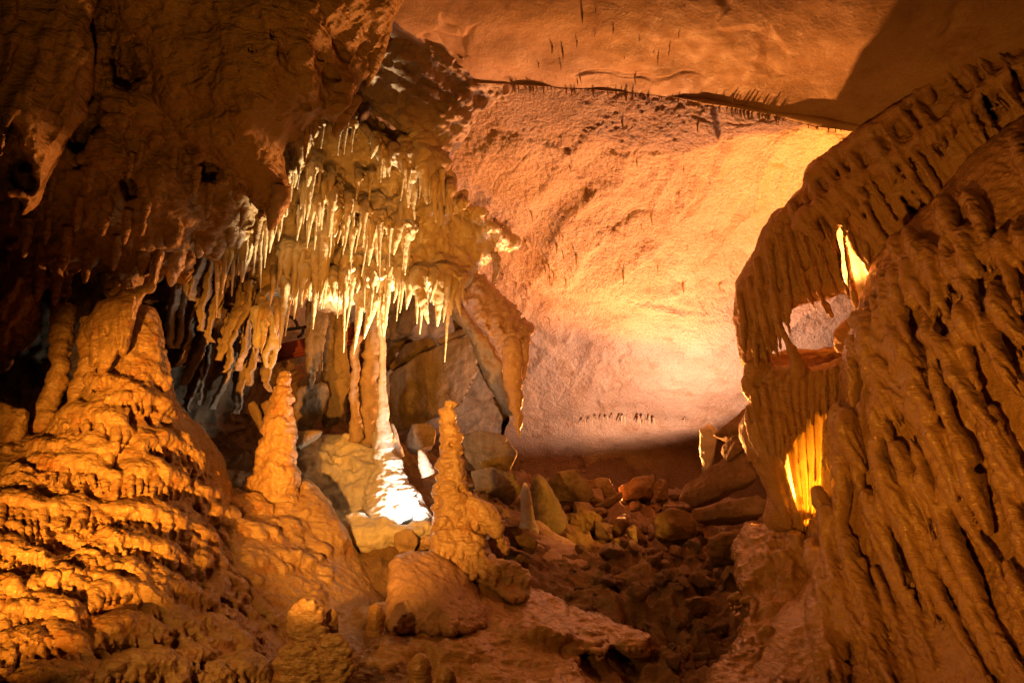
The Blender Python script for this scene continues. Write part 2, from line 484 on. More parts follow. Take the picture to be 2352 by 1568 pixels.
M_RIDGE = rockmat('dusty_flowstone', (0.50, 0.28, 0.12), (0.58, 0.35, 0.17), (0.50, 0.32, 0.25), cs=1.5, rough=0.5, fine=0.5, fsc=50, mid=0.6, msc=12, ripple=0.6, rsc=9, dist=0.02)
M_FLOOR = rockmat('brown_cave_earth', (0.24, 0.14, 0.06), (0.33, 0.20, 0.09), (0.16, 0.09, 0.04), cs=1.6, rough=0.7, fine=1.0, fsc=30, mid=1.0, msc=8, dist=0.035)
M_STONE = rockmat('broken_limestone', (0.27, 0.17, 0.09), (0.36, 0.24, 0.14), (0.18, 0.10, 0.05), cs=2.5, rough=0.7, fine=0.7, fsc=35, mid=0.8, msc=9, dist=0.025)
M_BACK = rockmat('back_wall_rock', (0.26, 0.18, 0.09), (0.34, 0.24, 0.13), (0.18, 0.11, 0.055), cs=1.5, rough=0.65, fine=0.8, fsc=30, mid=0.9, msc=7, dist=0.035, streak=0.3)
M_STRATA = rockmat('layered_limestone', (0.46, 0.31, 0.18), (0.55, 0.38, 0.23), (0.36, 0.22, 0.11), cs=2.0, rough=0.55, fine=0.6, fsc=40, mid=0.9, msc=10, dist=0.025)
M_DRAPE = rockmat('drapery_calcite', (0.50, 0.38, 0.25), (0.58, 0.45, 0.32), (0.42, 0.28, 0.16), cs=2.0, rough=0.5, fine=0.5, fsc=45, mid=0.6, msc=12, dist=0.018, trans=0.1)
M_GLOW = rockmat('translucent_calcite', (0.95, 0.72, 0.36), (1.0, 0.80, 0.45), None, cs=3, rough=0.42, fine=0.3, fsc=50, mid=0.5, msc=10, dist=0.012, trans=0.7)
M_PINK = rockmat('pinkish_calcite', (0.52, 0.32, 0.22), (0.60, 0.38, 0.28), (0.48, 0.28, 0.16), cs=2.5, rough=0.42, fine=0.5, fsc=50, mid=0.7, msc=14, ripple=0.4, dist=0.018)
M_RED = flatmat('red_oxide_steel', (0.16, 0.025, 0.02), 0.5)
M_BLACK = flatmat('black_steel', (0.02, 0.018, 0.016), 0.4)
# ---------------------------------------------------------------- setting: ceiling, floor, far walls
def sheet(name, rows, nu, nv, mat, fn, label=None, kind='structure', cat=None, flip=False):
    G = np.array([[at_np(*p) for p in r] for r in rows])
    V = crom(G, nu, nv).reshape(-1, 3); F = grid_faces(nu, nv, flip)
    N = normals(V, F)
    if (N * (-V)).sum(1).mean() < 0: F = F[:, ::-1].copy(); N = -N
    V = V + N * fn(V, N)[:, None]
    return put(name, V, F, mat, label, cat, None, kind)

def cracks(V):
    F1, F2 = worley(V / np.array([1.5, 1.1, 1.3]) + .10 * np.stack([fbm(V / .5, 3, 321), fbm(V / .5, 3, 322), fbm(V / .5, 3, 323)], -1), 91)
    return .018 * np.exp(-((F2 - F1) / .016) ** 2) * np.clip(fbm(V / 1.5, 2, 325) + .4, 0, 1)
def ceil_relief(V, N):
    h = 0.06 * fbm(V / 1.2, 3, 2) + 0.004 * fbm(V / 0.13, 3, 8)
    # solution scars: shallow sharp creases
    r = ridged(V / 0.9 + 0.25 * np.stack([fbm(V / 0.5, 2, 5)] * 3, -1), 3, 14)
    return h - 0.05 * np.clip(r - 1.15, 0, 1) - 0.02

up = [
 [(700,-1400,3.4),(1100,-1400,3.3),(1500,-1400,3.2),(1900,-1400,3.1),(2400,-1400,3.0),(2900,-1300,3.0)],
 [(780,-500,3.9),(1100,-500,3.8),(1500,-500,3.6),(1900,-500,3.5),(2400,-500,3.3),(2900,-450,3.2)],
 [(830,0,5.4),(1100,0,5.1),(1500,0,4.7),(1900,0,4.5),(2350,-10,4.2),(2800,0,4.0)],
 [(900,110,5.9),(1130,110,5.6),(1500,115,5.25),(1900,140,5.0),(2350,170,4.7),(2750,200,4.4)],
 [(960,180,6.4),(1170,185,6.1),(1450,204,5.85),(1640,226,5.75),(1960,282,5.5),(2350,340,5.2)],
 [(970,186,6.45),(1172,193,6.15),(1450,212,5.9),(1640,235,5.8),(1960,290,5.55),(2350,350,5.25)],
 [(980,170,6.6),(1174,178,6.35),(1450,196,6.1),(1640,218,6.0),(1960,274,5.75),(2350,330,5.5)],
]
sheet('cave_ceiling', up, 420, 460, M_CEIL, ceil_relief)

SCARS_AND_SHADOW = [([(1642,240),(1650,320),(1610,420),(1560,520),(1470,610),(1380,690),(1290,800)],26,.07),([(1480,260),(1440,400),(1400,520),(1330,640)],30,.05),([(1730,420),(1640,560),(1560,680),(1450,700)],22,.04),([(1050,330),(1120,450),(1200,545),(1160,560)],14,.06),([(1230,770),(1300,820),(1390,890)],16,.06),([(1460,700),(1540,712),(1620,716)],8,.05),([(1200,330),(1330,360),(1500,350)],20,.03)]  # ceiling creases, plus the hanging rock's cast shadow carved in as relief
def scar_and_shadow(V):
    x, y = survey(V); h = np.zeros(len(V)); x = x + 9 * fbm(V / .5, 3, 301); y = y + 9 * fbm(V / .5, 3, 303)
    for line, w_, a in SCARS_AND_SHADOW:
        best = np.full(len(V), 1e9); sgn = np.zeros(len(V))
        for (ax, ay), (bx, by) in zip(line[:-1], line[1:]):
            ex, ey = bx - ax, by - ay; t = np.clip(((x - ax) * ex + (y - ay) * ey) / (ex * ex + ey * ey), 0, 1)
            dx, dy = x - ax - t * ex, y - ay - t * ey; d = np.hypot(dx, dy); m = d < best
            best = np.where(m, d, best); sgn = np.where(m, np.sign(ex * dy - ey * dx), sgn)
        k = np.exp(-(best / w_ / 1.6) ** 2) * np.clip(.55 + fbm(V / .7, 2, 305), 0, 1); h = h + 1.0 * a * k * np.where(sgn > 0, 1.0, -.6) * np.minimum(1, best / 4)
    return h
def diag(V):
    # broad folds sweeping down from the upper right
    x, y = survey(V); a = (x * .81 + y * .59) + 30 * fbm(V / .9, 2, 311); b = (-x * .59 + y * .81)
    q = np.stack([a / 95, b / 620, a * 0], -1)
    return .038 * (ridged(q, 2, 313) - .6) * np.clip((y - 250) / 120, 0, 1) * np.clip((960 - y) / 120, 0, 1)
def pop_relief(V, N):
    h = 0.07 * fbm(V / 1.4, 3, 22) + 0.006 * fbm(V / 0.16, 3, 28)
    F1, F2 = worley(V / 0.09, 3)
    msk = np.clip(fbm(V / 1.4, 3, 77) + 0.35, 0, 1)
    h = h + msk * 0.010 * (0.6 - F1) + msk * 0.012 * fbm(V / 0.05, 2, 29)
    r = ridged(V / 1.2 + 0.2 * np.stack([fbm(V / 0.6, 2, 35)] * 3, -1), 3, 44)
    return h - 0.06 * np.clip(r - 1.1, 0, 1) + scar_and_shadow(V) + diag(V) - cracks(V)

low = [
 [(900,150,7.0),(1170,150,6.7),(1450,165,6.45),(1700,200,6.3),(1950,240,6.1),(2250,250,5.9),(2600,250,5.7)],
 [(920,240,7.5),(1170,240,7.1),(1450,250,6.8),(1700,275,6.55),(1950,310,6.3),(2250,310,6.1),(2600,310,6.0)],
 [(950,340,8.0),(1180,340,7.6),(1450,340,7.2),(1700,350,6.95),(1950,370,6.7),(2250,370,6.6),(2600,370,6.5)],
 [(980,470,8.8),(1180,470,8.5),(1450,470,8.1),(1700,480,7.7),(1950,480,7.5),(2250,480,7.5),(2600,480,7.6)],
 [(1040,640,9.9),(1200,640,9.6),(1450,650,9.2),(1700,650,8.8),(1950,650,8.6),(2250,650,8.7),(2600,650,8.8)],
 [(1100,800,11.0),(1250,800,10.9),(1450,810,10.6),(1650,820,10.2),(1950,820,9.9),(2250,820,10),(2600,820,10.2)],
 [(1150,910,12.0),(1280,915,12.0),(1450,915,11.8),(1620,915,11.4),(1950,900,11.0),(2250,900,11.1),(2600,900,11.3)],
 [(1170,955,12.5),(1290,958,12.5),(1450,962,12.3),(1620,965,11.9),(1950,950,11.4),(2250,950,11.4),(2600,950,11.6)],
 [(1160,985,12.75),(1290,990,12.7),(1450,996,12.45),(1620,992,12.1),(1950,980,11.6),(2250,970,11.6),(2600,970,11.8)],
 [(1150,1060,13.0),(1290,1060,13.1),(1450,1060,13.1),(1620,1060,12.8),(1950,1060,12.0),(2250,1060,11.9),(2600,1060,11.8)],
 [(1140,1200,12.8),(1290,1200,12.9),(1450,1200,13.0),(1620,1200,12.7),(1950,1200,12.0),(2250,1200,11.8),(2600,1200,11.6)],
 [(1140,1330,12.6),(1290,1330,12.7),(1450,1330,12.8),(1620,1330,12.5),(1950,1330,11.9),(2250,1330,11.7),(2600,1330,11.5)],
]
sheet('cave_ceiling', low, 560, 520, M_POP, pop_relief)

# back wall behind the draperies and the dark hollow, closing round to the left
back_fn = [
 [(-700,-700,4.0),(-200,-700,4.4),(200,-700,4.7),(600,-700,5.0),(900,-700,5.4),(1150,-700,5.6)],
 [(-600,-150,4.9),(-150,-150,5.3),(250,-100,5.7),(600,-100,6.2),(900,-60,6.6),(1150,-60,6.8)],
 [(-600,150,5.4),(-150,150,5.8),(250,150,6.3),(600,150,7.0),(900,120,7.4),(1130,120,7.6)],
 [(-600,420,5.6),(-150,420,6.1),(250,420,6.7),(600,400,7.5),(900,400,8.2),(1120,400,8.6)],
 [(-600,620,5.6),(-150,620,6.2),(250,620,6.9),(600,620,7.8),(900,610,9.4),(1150,620,10.4)],
 [(-600,800,5.5),(-150,800,6.2),(250,800,7.0),(560,800,7.9),(800,800,10.2),(1180,800,12.0)],
 [(-600,1000,5.3),(-150,1000,6.0),(250,1000,7.0),(560,980,8.1),(800,980,10.6),(1180,980,13.0)],
 [(-600,1250,4.8),(-150,1250,5.6),(250,1250,6.8),(560,1150,8.0),(800,1150,10.6),(1180,1200,13.2)],
]
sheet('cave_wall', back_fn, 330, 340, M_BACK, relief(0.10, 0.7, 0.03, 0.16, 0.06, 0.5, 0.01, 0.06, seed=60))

# floor
FPTS = [(300,1700,3.0),(-300,1700,3.0),(900,1568,4.0),(1300,1568,4.0),(1700,1568,3.9),(2100,1640,3.4),(2700,1700,3.0),
 (860,1400,4.9),(1100,1400,4.9),(1400,1400,5.2),(1700,1400,5.2),(850,1290,5.7),(1250,1290,6.4),(1450,1290,6.8),(1700,1290,6.3),(1830,1250,6.2),
 (560,1120,6.6),(760,1100,7.6),(850,1170,6.8),(960,1190,6.3),(900,1240,5.95),(1150,1180,7.2),(1350,1200,8.2),(1550,1210,8.4),(1700,1220,7.4),
 (500,1000,7.7),(760,1000,8.2),(950,1050,8.6),(1150,1110,9.2),(1300,1110,10),(1500,1130,10),(1620,1140,9.5),
 (900,1000,10.5),(1100,1050,11),(1300,1150,12.6),(1500,1160,12.6),(1750,1160,12.3),(2300,1300,9),(2300,1500,5),(100,1250,5.5),(-300,1300,5)]
_W = np.array([at_np(*p) for p in FPTS])
floor_z = tps(np.stack([_W[:, 0], _W[:, 1], _W[:, 2]], -1), 2e-3)
def floor_h(X, Y):
    P = np.stack([np.asarray(X, float), np.asarray(Y, float), np.zeros_like(np.asarray(X, float))], -1)
    z = np.clip(floor_z(X, Y), -2.2, 1.6)
    z = z - 0.30 * np.clip((6.8 - P[..., 1]) / 1.2, 0, 1) - .08
    rough = np.clip((P[..., 0] + 0.1 + 0.15 * (P[..., 1] - 5)) / 1.2, 0.45, 1) * np.clip((P[..., 1] - 4.0) / 1.6, 0.25, 1)
    z = z + 0.05 * fbm(P / 0.8, 3, 91)
    z = z + rough * (0.10 * fbm(P / 0.35, 4, 95) + 0.08 * (ridged(P / 0.28, 4, 97) - 1.0))
    F1, F2 = worley(P / 0.22, 44); z = z + rough * 0.06 * (0.5 - F1)
    z = z + 0.012 * fbm(P / 0.07, 2, 101)
    return z
gx = np.linspace(-4.5, 5.5, 520); gy = np.concatenate([np.linspace(1.2, 8, 520), np.linspace(8.02, 15.5, 220)])
GX, GY = np.meshgrid(gx, gy, indexing='ij')
put('cave_floor', np.stack([GX, GY, floor_h(GX, GY)], -1).reshape(-1, 3), grid_faces(len(gx), len(gy), True), M_FLOOR, kind='structure')

def on_floor(x, y, d):
    p = at_np(x, y, d); return np.array([p[0], p[1], float(floor_h(np.array([p[0]]), np.array([p[1]]))[0])])

# side walls of the passage, continuing beyond both edges of the picture
sheet('cave_wall', [
 [(2390,-200,4.7),(2600,-250,4.2),(2900,-300,3.6),(3400,-400,2.9)],
 [(2390,150,4.6),(2600,120,4.1),(2900,80,3.5),(3400,0,2.7)],
 [(2390,420,4.1),(2600,380,3.6),(2900,340,3.1),(3400,300,2.5)],
 [(2390,700,3.75),(2600,680,3.3),(2900,660,2.9),(3400,640,2.4)],
 [(2390,1000,3.6),(2600,1000,3.15),(2900,1000,2.75),(3400,1000,2.3)],
 [(2390,1350,3.5),(2600,1350,3.1),(2900,1350,2.7),(3400,1350,2.2)],
 [(2390,1700,3.3),(2600,1700,2.9),(2900,1700,2.5),(3400,1700,2.0)]], 220, 200, M_WALL, relief(0.06, 0.35, 0.02, 0.12, 0.05, 0.4, 0.006, 0.05, seed=620))
sheet('cave_wall', [
 [(-60,700,5.9),(-250,680,5.2),(-500,650,4.5),(-1000,600,3.4)],
 [(-60,950,5.5),(-250,930,4.8),(-500,900,4.1),(-1000,850,3.2)],
 [(-60,1150,4.4),(-250,1130,4.1),(-500,1100,3.6),(-1000,1050,2.9)],
 [(-60,1400,3.5),(-250,1400,3.3),(-500,1380,3.0),(-1000,1350,2.5)],
 [(-60,1750,2.9),(-250,1750,2.7),(-500,1750,2.5),(-1000,1750,2.1)]], 200, 180, M_MOUND, relief(0.06, 0.35, 0.03, 0.12, 0.05, 0.3, 0.006, 0.05, seed=630))
# ---------------------------------------------------------------- right hand flowstone
def vol_obj(vol, name, mat, label, cat, fn, group=None, parent=None):
    V, F = vol.mesh()
    V = displace(V, F, fn) if fn else V
    return put(name, V, F, mat, label, cat, group, None, parent)

def rnd(a, b): return random.uniform(a, b)

def drip(vol, dfn, x, y, L, r, slope, out=0.7, k=7, r0=None, curl=0.0, tipr=0.3, n=6, lift=0.0):
    """One running drip of flowstone: a ridge that leaves the surface as a blunt finger."""
    pts = []
    wob = rnd(-1, 1)
    for i in range(n):
        t = i / (n - 1)
        xx = x + slope * L * t + wob * r * 0.5 * math.sin(t * 5) + curl * t * t; yy = y + L * t
        rr = r * (1 - t) ** 0.55 * (1 - tipr) + r * tipr * (1 - 0.4 * t) if t > 0 else r * 0.8
        d = float(dfn(xx, yy)); pts.append((xx, yy, d * math.exp((-(out + lift * t) * r) / FL), rr))
    vol.stroke(pts, k)

def lip(vol, dfn, line, r, out=0.6, k=12, drips=0, dl=(40, 80), dr=(7, 12), slope=0.0, rj=0.25, dk=6, lift=0.3, slot=0.0):
    """Overhanging lip along a traced line with a fringe of drips below it."""
    line = np.array(line, float); S = np.concatenate([[0], np.cumsum(np.hypot(*np.diff(line, axis=0).T))])
    n = max(3, int(S[-1] / (r * 0.9)))
    for i in range(n + 1):
        u = S[-1] * i / n; x = np.interp(u, S, line[:, 0]) + rnd(-2, 2); y = np.interp(u, S, line[:, 1]) + rnd(-3, 3)
        e = min(1, 0.45 + 2.5 * min(i, n - i) / n); rr = r * rnd(1 - rj, 1 + rj) * e
        d = float(dfn(x, y)) * math.exp(-out * rr / FL)
        vol.ball(x, y, d, rr * 1.15, rr * 0.9, rr, k)
    for i in range(drips):
        u = S[-1] * (i + rnd(0.2, 0.8)) / drips; x = np.interp(u, S, line[:, 0]); y = np.interp(u, S, line[:, 1]) + r * 0.2
        e = min(1, 0.5 + 2 * min(u, S[-1] - u) / S[-1])
        L_, r_ = rnd(*dl) * e, rnd(*dr); sl_ = slope + rnd(-.06, .06)
        drip(vol, dfn, x, y, L_, r_, sl_, out + 0.25, dk, lift=lift)
        if slot:
            xx, yy = x + r_ * 1.5, y + L_ * .3
            vol.stroke([(xx, yy, float(dfn(xx, yy)) * math.exp(2 / FL), r_ * .15), (xx + sl_ * L_ * .35, yy + L_ * .35, float(dfn(xx + sl_ * L_ * .35, yy + L_ * .35)) * math.exp(-2 / FL), r_ * slot), (xx + sl_ * L_ * .6, yy + L_ * .6, float(dfn(xx + sl_ * L_ * .6, yy + L_ * .6)), r_ * .2)], 8, sub=True)

# --- the big wet wall
wall_d = tps([(1840,1240,5.6),(1890,1000,5.3),(1925,860,5.2),(1960,740,5.2),(2020,600,5.0),(2150,470,4.7),(2300,310,4.4),(2500,200,4.0),
  (2000,800,4.75),(2100,650,4.5),(2250,500,4.2),(2352,400,4.0),(2050,1000,4.5),(2200,800,4.1),(2352,700,3.75),(1960,1150,4.75),
  (2100,1150,4.4),(2250,1100,3.95),(2400,1000,3.5),(1900,1350,4.8),(2000,1400,4.5),(2150,1400,4.1),(2350,1350,3.5),
  (1800,1500,4.5),(1950,1568,4.1),(2150,1568,3.75),(2400,1568,3.2),(1700,1600,4.4)], 1e-2)
v = Vol(1660, 2440, 220, 1640, 2.7, 6.6, 4.0)
v.plate([(2440,225),(2352,268),(2314,290),(2257,335),(2178,420),(2112,492),(2050,548),(2010,590),(1993,640),(1975,695),(1957,750),(1938,820),(1928,900),(1918,945),
  (1893,975),(1886,1040),(1890,1100),(1881,1165),(1850,1228),(1862,1300),(1840,1350),(1790,1400),(1740,1470),(1690,1640),(2440,1640)], lambda x, y: wall_d(x, y) * (1 + .024 * np.clip((1420 - y) / 120, 0, 1)), 90, 60, 20)
sl = 0.42
# lobes swelling over each tier
tiers = [([(2060,560),(2130,510),(2200,440),(2280,370),(2380,300)], 24, 20, (50,120), (9,14)),
         ([(2000,668),(2045,615),(2110,580),(2170,556),(2240,548),(2330,512),(2420,480)], 26, 26, (60,150), (9,15)),
         ([(1966,745),(2010,722),(2060,742),(2120,735),(2190,690),(2270,690),(2352,672),(2430,660)], 26, 24, (70,170), (9,16)),
         ([(1945,850),(1985,800),(2040,838),(2100,870)], 22, 10, (60,130), (9,14)),
         ([(2130,800),(2200,790),(2290,830),(2400,800)], 24, 14, (80,190), (9,15)),
         ([(1915,960),(1960,915),(2020,905),(2070,945)], 24, 9, (50,110), (9,14)),
         ([(1895,1075),(1930,1030),(1985,1015),(2060,1020),(2130,990),(2200,1000),(2250,1010)], 26, 26, (90,260), (9,16)),
         ([(2240,960),(2300,930),(2400,920)], 24, 10, (80,180), (10,16)),
         ([(1905,1175),(1960,1130),(2030,1130),(2080,1150)], 24, 13, (80,220), (9,15)),
         ([(1858,1270),(1880,1225),(1930,1215),(1990,1235)], 22, 12, (90,230), (8,14)),
         ([(2290,1110),(2340,1080),(2420,1060)], 24, 6, (80,160), (10,16)),
         ([(1850,1390),(1900,1360),(1960,1370),(2010,1400)], 20, 9, (80,170), (9,14))]
def rib(vol, dfn, x, y, L, r, slope, k=8, out=(.9, 1.7), tip=.3, bend=.0):
    q = []; n = 7; ph = rnd(0, 6)
    for i in range(n):
        t = i / (n - 1); xx = x + slope * L * t + bend * L * t * t + r * .35 * math.sin(ph + 4 * t); yy = y + L * t
        rr = r * (.75 + .35 * math.sin(min(1, t * 3.2) * 1.57)) * (1 - (1 - tip) * max(0, (t - .25) / .75) ** 1.2)
        q.append((xx, yy, float(dfn(xx, yy)) * math.exp(-(out[0] + (out[1] - out[0]) * t) * rr / FL), rr))
    vol.stroke(q, k); return q
random.seed(31)
for line, r, n, dl, dr in tiers:
    line = np.array(line, float); S = np.concatenate([[0], np.cumsum(np.hypot(*np.diff(line, axis=0).T))])
    u = rnd(0, 16)
    while u < S[-1]:
        x = np.interp(u, S, line[:, 0]); y = np.interp(u, S, line[:, 1]) + rnd(-22, 26)
        if fbm(np.array([[x / 120, y / 120, 3.3]]), 2, 9)[0] < -.28: u += 22; continue
        rr = rnd(9, 21) if random.random() < .45 else rnd(20, 34); sl_ = .16 + .34 * min(1, max(0, (x - 1900) / 320)) + rnd(-.07, .07)
        L_ = rnd(*dl) * rnd(1.0, 1.7); rib(v, wall_d, x, y, L_, rr, sl_, rnd(6, 15), out=(rnd(.6, .95), rnd(1.1, 1.8)), tip=rnd(.2, .5), bend=rnd(-.1, .12))
        if random.random() < .55: # a slimmer companion tucked beside it
            rib(v, wall_d, x + rr * rnd(.8, 1.3), y + rnd(10, 50), L_ * rnd(.6, 1.1), rr * rnd(.4, .65), sl_ + rnd(-.05, .05), 6, out=(.8, 1.2))
        if random.random() < .5: # a deep slot in its shadow
            sx, sy = x + sl_ * L_ * .5 + rr * 1.7, y + L_ * .5
            v.stroke([(sx, sy, float(wall_d(sx, sy)) * math.exp(4 / FL), rr * .15), (sx + sl_ * L_ * .25, sy + L_ * .25, float(wall_d(sx + sl_ * L_ * .25, sy + L_ * .25)), rr * .45), (sx + sl_ * L_ * .45, sy + L_ * .45, float(wall_d(sx + sl_ * L_ * .45, sy + L_ * .45)) * math.exp(4 / FL), rr * .12)], 8, sub=True)
        u += rr * rnd(1.7, 2.6)
# the long traced drips, each as a run of points and a radius
random.seed(5)
for pts, r in [([(2040,661),(2066,727),(2086,778)],13),([(2084,618),(2110,661),(2138,730)],13),([(2141,587),(2150,648),(2143,755)],11),
   ([(1970,732),(2022,789),(2084,841),(2114,858)],15),([(1961,789),(2022,841),(2076,905)],15),([(2060,820),(2085,850),(2106,892)],10),
   ([(2132,762),(2176,806),(2198,868),(2242,938),(2277,975)],17),([(2200,600),(2226,660),(2250,735)],15),([(2290,560),(2320,640),(2345,720)],15),
   ([(2100,930),(2150,1000),(2180,1080),(2196,1150)],18),([(2180,1040),(2210,1110),(2238,1172)],13),([(2060,1030),(2090,1100),(2120,1160),(2140,1240)],16),
   ([(1990,1140),(2030,1220),(2060,1300),(2075,1350)],15),([(1935,1230),(1970,1330),(1995,1420),(2010,1500)],14),([(2040,1160),(2085,1240),(2108,1310)],13),
   ([(2010,1020),(2050,1130),(2078,1200),(2100,1290),(2135,1390),(2148,1440)],14),([(1900,1180),(1905,1270),(1925,1350),(1955,1420),(2008,1500)],17),
   ([(2122,1100),(2160,1180),(2191,1250),(2230,1330),(2264,1408),(2310,1490),(2380,1590)],17),
   ([(2110,1270),(2140,1330),(2173,1397),(2210,1465),(2246,1525),(2290,1600)],13),([(1985,1430),(2010,1500),(2060,1590)],15),
   ([(2300,1100),(2330,1180),(2370,1260)],16),([(2260,740),(2300,830),(2352,920)],16),([(1880,1400),(1900,1480),(1930,1568)],16),([(2060,905),(2100,960),(2130,1010)],13)]:
    q = []
    for i, (x, y) in enumerate(pts):
        t = i / (len(pts) - 1); q.append((x, y, float(wall_d(x, y)) * math.exp(-(1.5 + 1.3 * t) * r / FL), r * (1.45 if t < .6 else 1.25 * (1 - t) + 0.28)))
    v.stroke(q, 7)
    v.stroke([(x + r * 1.75, y + r * .4, d * math.exp(r * 1.3 / FL), r * .42) for x, y, d, _ in q[1:]], 9, sub=True)
# dark slots between the lobes
for pts, r in [([(2150,655),(2156,700),(2150,745)],9),([(2094,745),(2110,790)],8),([(2096,880),(2108,920)],9),([(2185,880),(2200,925)],8),([(2060,800),(2076,826)],7),
   ([(2165,740),(2172,780)],8),([(2280,700),(2296,740)],9),([(2020,890),(2030,930)],6),([(2128,1160),(2140,1220),(2152,1270)],11),([(2070,1260),(2090,1330)],8),([(2040,1215),(2052,1260)],6),
   ([(1958,1300),(1965,1340)],6),([(2200,1020),(2225,1060),(2248,1075)],9),([(2232,1090),(2262,1072)],7),([(2100,1330),(2110,1380)],6),([(1990,1270),(2005,1310)],6),([(2330,870),(2352,930)],10),([(2225,1000),(2240,960)],7)]:
    v.stroke([(x, y, float(wall_d(x, y)) * math.exp(-6 / FL), r) for x, y in pts], 8, sub=True)
    v.stroke([(x, y, float(wall_d(x, y)) * math.exp(14 / FL), r) for x, y in pts], 8, sub=True)
for i in range(26): # long thin runs over the lower wall
    x = rnd(1880, 2330); y = rnd(1080, 1330) + max(0, 2000 - x) * .3; L_ = rnd(120, 300)
    rib(v, wall_d, x, y, L_, rnd(9, 19), .34 + .12 * (x - 1880) / 450 + rnd(-.05, .05), 8, out=(.7, 1.3), tip=.25)
for i in range(22):
    x = rnd(1960, 2350); y = rnd(640, 1350); L_ = rnd(40, 110); s_ = .42
    v.stroke([(x, y, float(wall_d(x, y)), 3), (x + s_ * L_ * .5, y + L_ * .5, float(wall_d(x + s_ * L_ * .5, y + L_ * .5)) * .998, rnd(7, 12)), (x + s_ * L_, y + L_, float(wall_d(x + s_ * L_, y + L_)), 3)], 7, sub=True)
v.noise(3, 46, 3, 3)
vol_obj(v, 'flowstone_wall', M_WALL, 'great wet brown flowstone wall covered in running drips, filling the right side', 'flowstone',
        fluted(relief(0.012, 0.22, 0.004, 0.05, 0.0, 0.2, 0.003, 0.03, seed=4), .011, 12, 120, .35, 501))

# --- ridge running up to the right
ridge_d = tps([(1720,590,6.0),(1800,480,5.9),(1860,400,5.8),(1960,310,5.5),(2100,190,5.1),(2300,20,4.7),(2450,-60,4.4),(1950,450,5.5),(2050,330,5.2),(2180,250,4.9),
   (2352,120,4.5),(2000,540,5.5),(2112,460,5.2),(2257,300,4.8),(2400,230,4.5)], 1e-2)
v = Vol(1690, 2460, -90, 700, 4.0, 7.2, 4.0)
v.plate([(2460,-90),(2360,-30),(2314,6),(2243,59),(2182,121),(2156,156),(2068,222),(2006,266),(1971,288),(1953,310),(1905,345),(1872,366),(1850,388),(1845,431),(1814,470),(1784,484),(1760,527),
  (1790,560),(1840,500),(1880,478),(1915,492),(1945,525),(1975,565),(2010,600),(2060,610),(2180,500),(2460,330)], lambda x, y: ridge_d(x, y) * 1.01, 60, 50, 20)
for line, n, dl in [([(1850,420),(1900,372),(1960,330),(2010,300),(2080,240)], 16, (70,190)), ([(2080,240),(2160,175),(2230,110),(2330,40),(2420,-30)], 18, (80,230)),
        ([(1900,470),(1960,420),(2030,380),(2100,330),(2170,290)], 18, (60,150)), ([(2170,290),(2240,230),(2320,170),(2420,100)], 16, (60,150)),
        ([(1830,520),(1860,490),(1900,470)], 7, (60,110))]:
    lip(v, ridge_d, line, 17, 0.3, 18, int(n * .55), (dl[0] * .5, dl[1] * 1.1), (7, 19), 0.62, lift=0.25, dk=9)
# narrow slots through which the light behind is seen
for pts, r in [([(2290,100),(2320,150),(2345,205)],6),([(2252,205),(2285,270)],5),([(2325,60),(2352,110)],5),([(2098,440),(2128,475)],4),([(2072,455),(2100,488)],4),([(2210,250),(2235,295)],4)]:
    for k in range(0, 180, 12):
        v.stroke([(x, y, float(ridge_d(x, y)) * math.exp((k - 20) / FL), r) for x, y in pts], 3, sub=True)
v.noise(4, 50, 13, 3)
vol_obj(v, 'flowstone_ridge', M_RIDGE, 'long dusty flowstone ridge climbing to the upper right corner, drips down its side', 'flowstone',
        fluted(relief(0.014, 0.25, 0.005, 0.06, 0, 0.2, 0.004, 0.035, seed=8), .013, 14, 110, .55, 503))

# --- lobe with the lit opening
lobe_d = tps([(1690,680,6.35),(1700,800,6.3),(1740,580,6.2),(1790,700,6.0),(1860,600,5.85),(1850,470,5.9),(1950,560,5.7),(1990,650,5.7),(1900,690,5.9),(1720,860,6.2),(1760,500,6.0),(1960,690,5.8)], 1e-2)
v = Vol(1650, 2060, 420, 900, 5.0, 7.4, 3.0)
v.plate([(1850,425),(1800,476),(1762,515),(1735,572),(1700,633),(1686,675),(1688,760),(1703,815),(1716,862),(1745,858),(1770,850),(1772,802),(1785,760),(1800,722),(1847,697),(1884,690),(1906,684),
   (1935,672),(1957,688),(1990,700),(2010,640),(2030,560),(2000,480),(1930,430)], lobe_d, 34, 32, 12)
for x, y, L, r, s in [(1765,560,190,12,.12),(1790,540,180,11,.15),(1740,600,200,12,.10),(1720,640,200,11,.12),(1810,520,170,9,.28),(1835,510,170,8,.32),(1860,500,180,8,.34),(1885,490,190,9,.34),
   (1905,480,190,9,.3),(1930,470,180,10,.3),(1775,660,170,10,.14),(1800,650,110,9,.12),(1755,690,130,9,.12),(1830,600,120,9,.35),(1860,620,100,8,.4),(1700,680,150,10,.1),(1960,470,150,11,.3),(1850,455,90,12,.35),(1820,470,90,12,.3)]:
    drip(v, lobe_d, x, y, L, r * 1.15, s, 0.95, 6, lift=0.6)
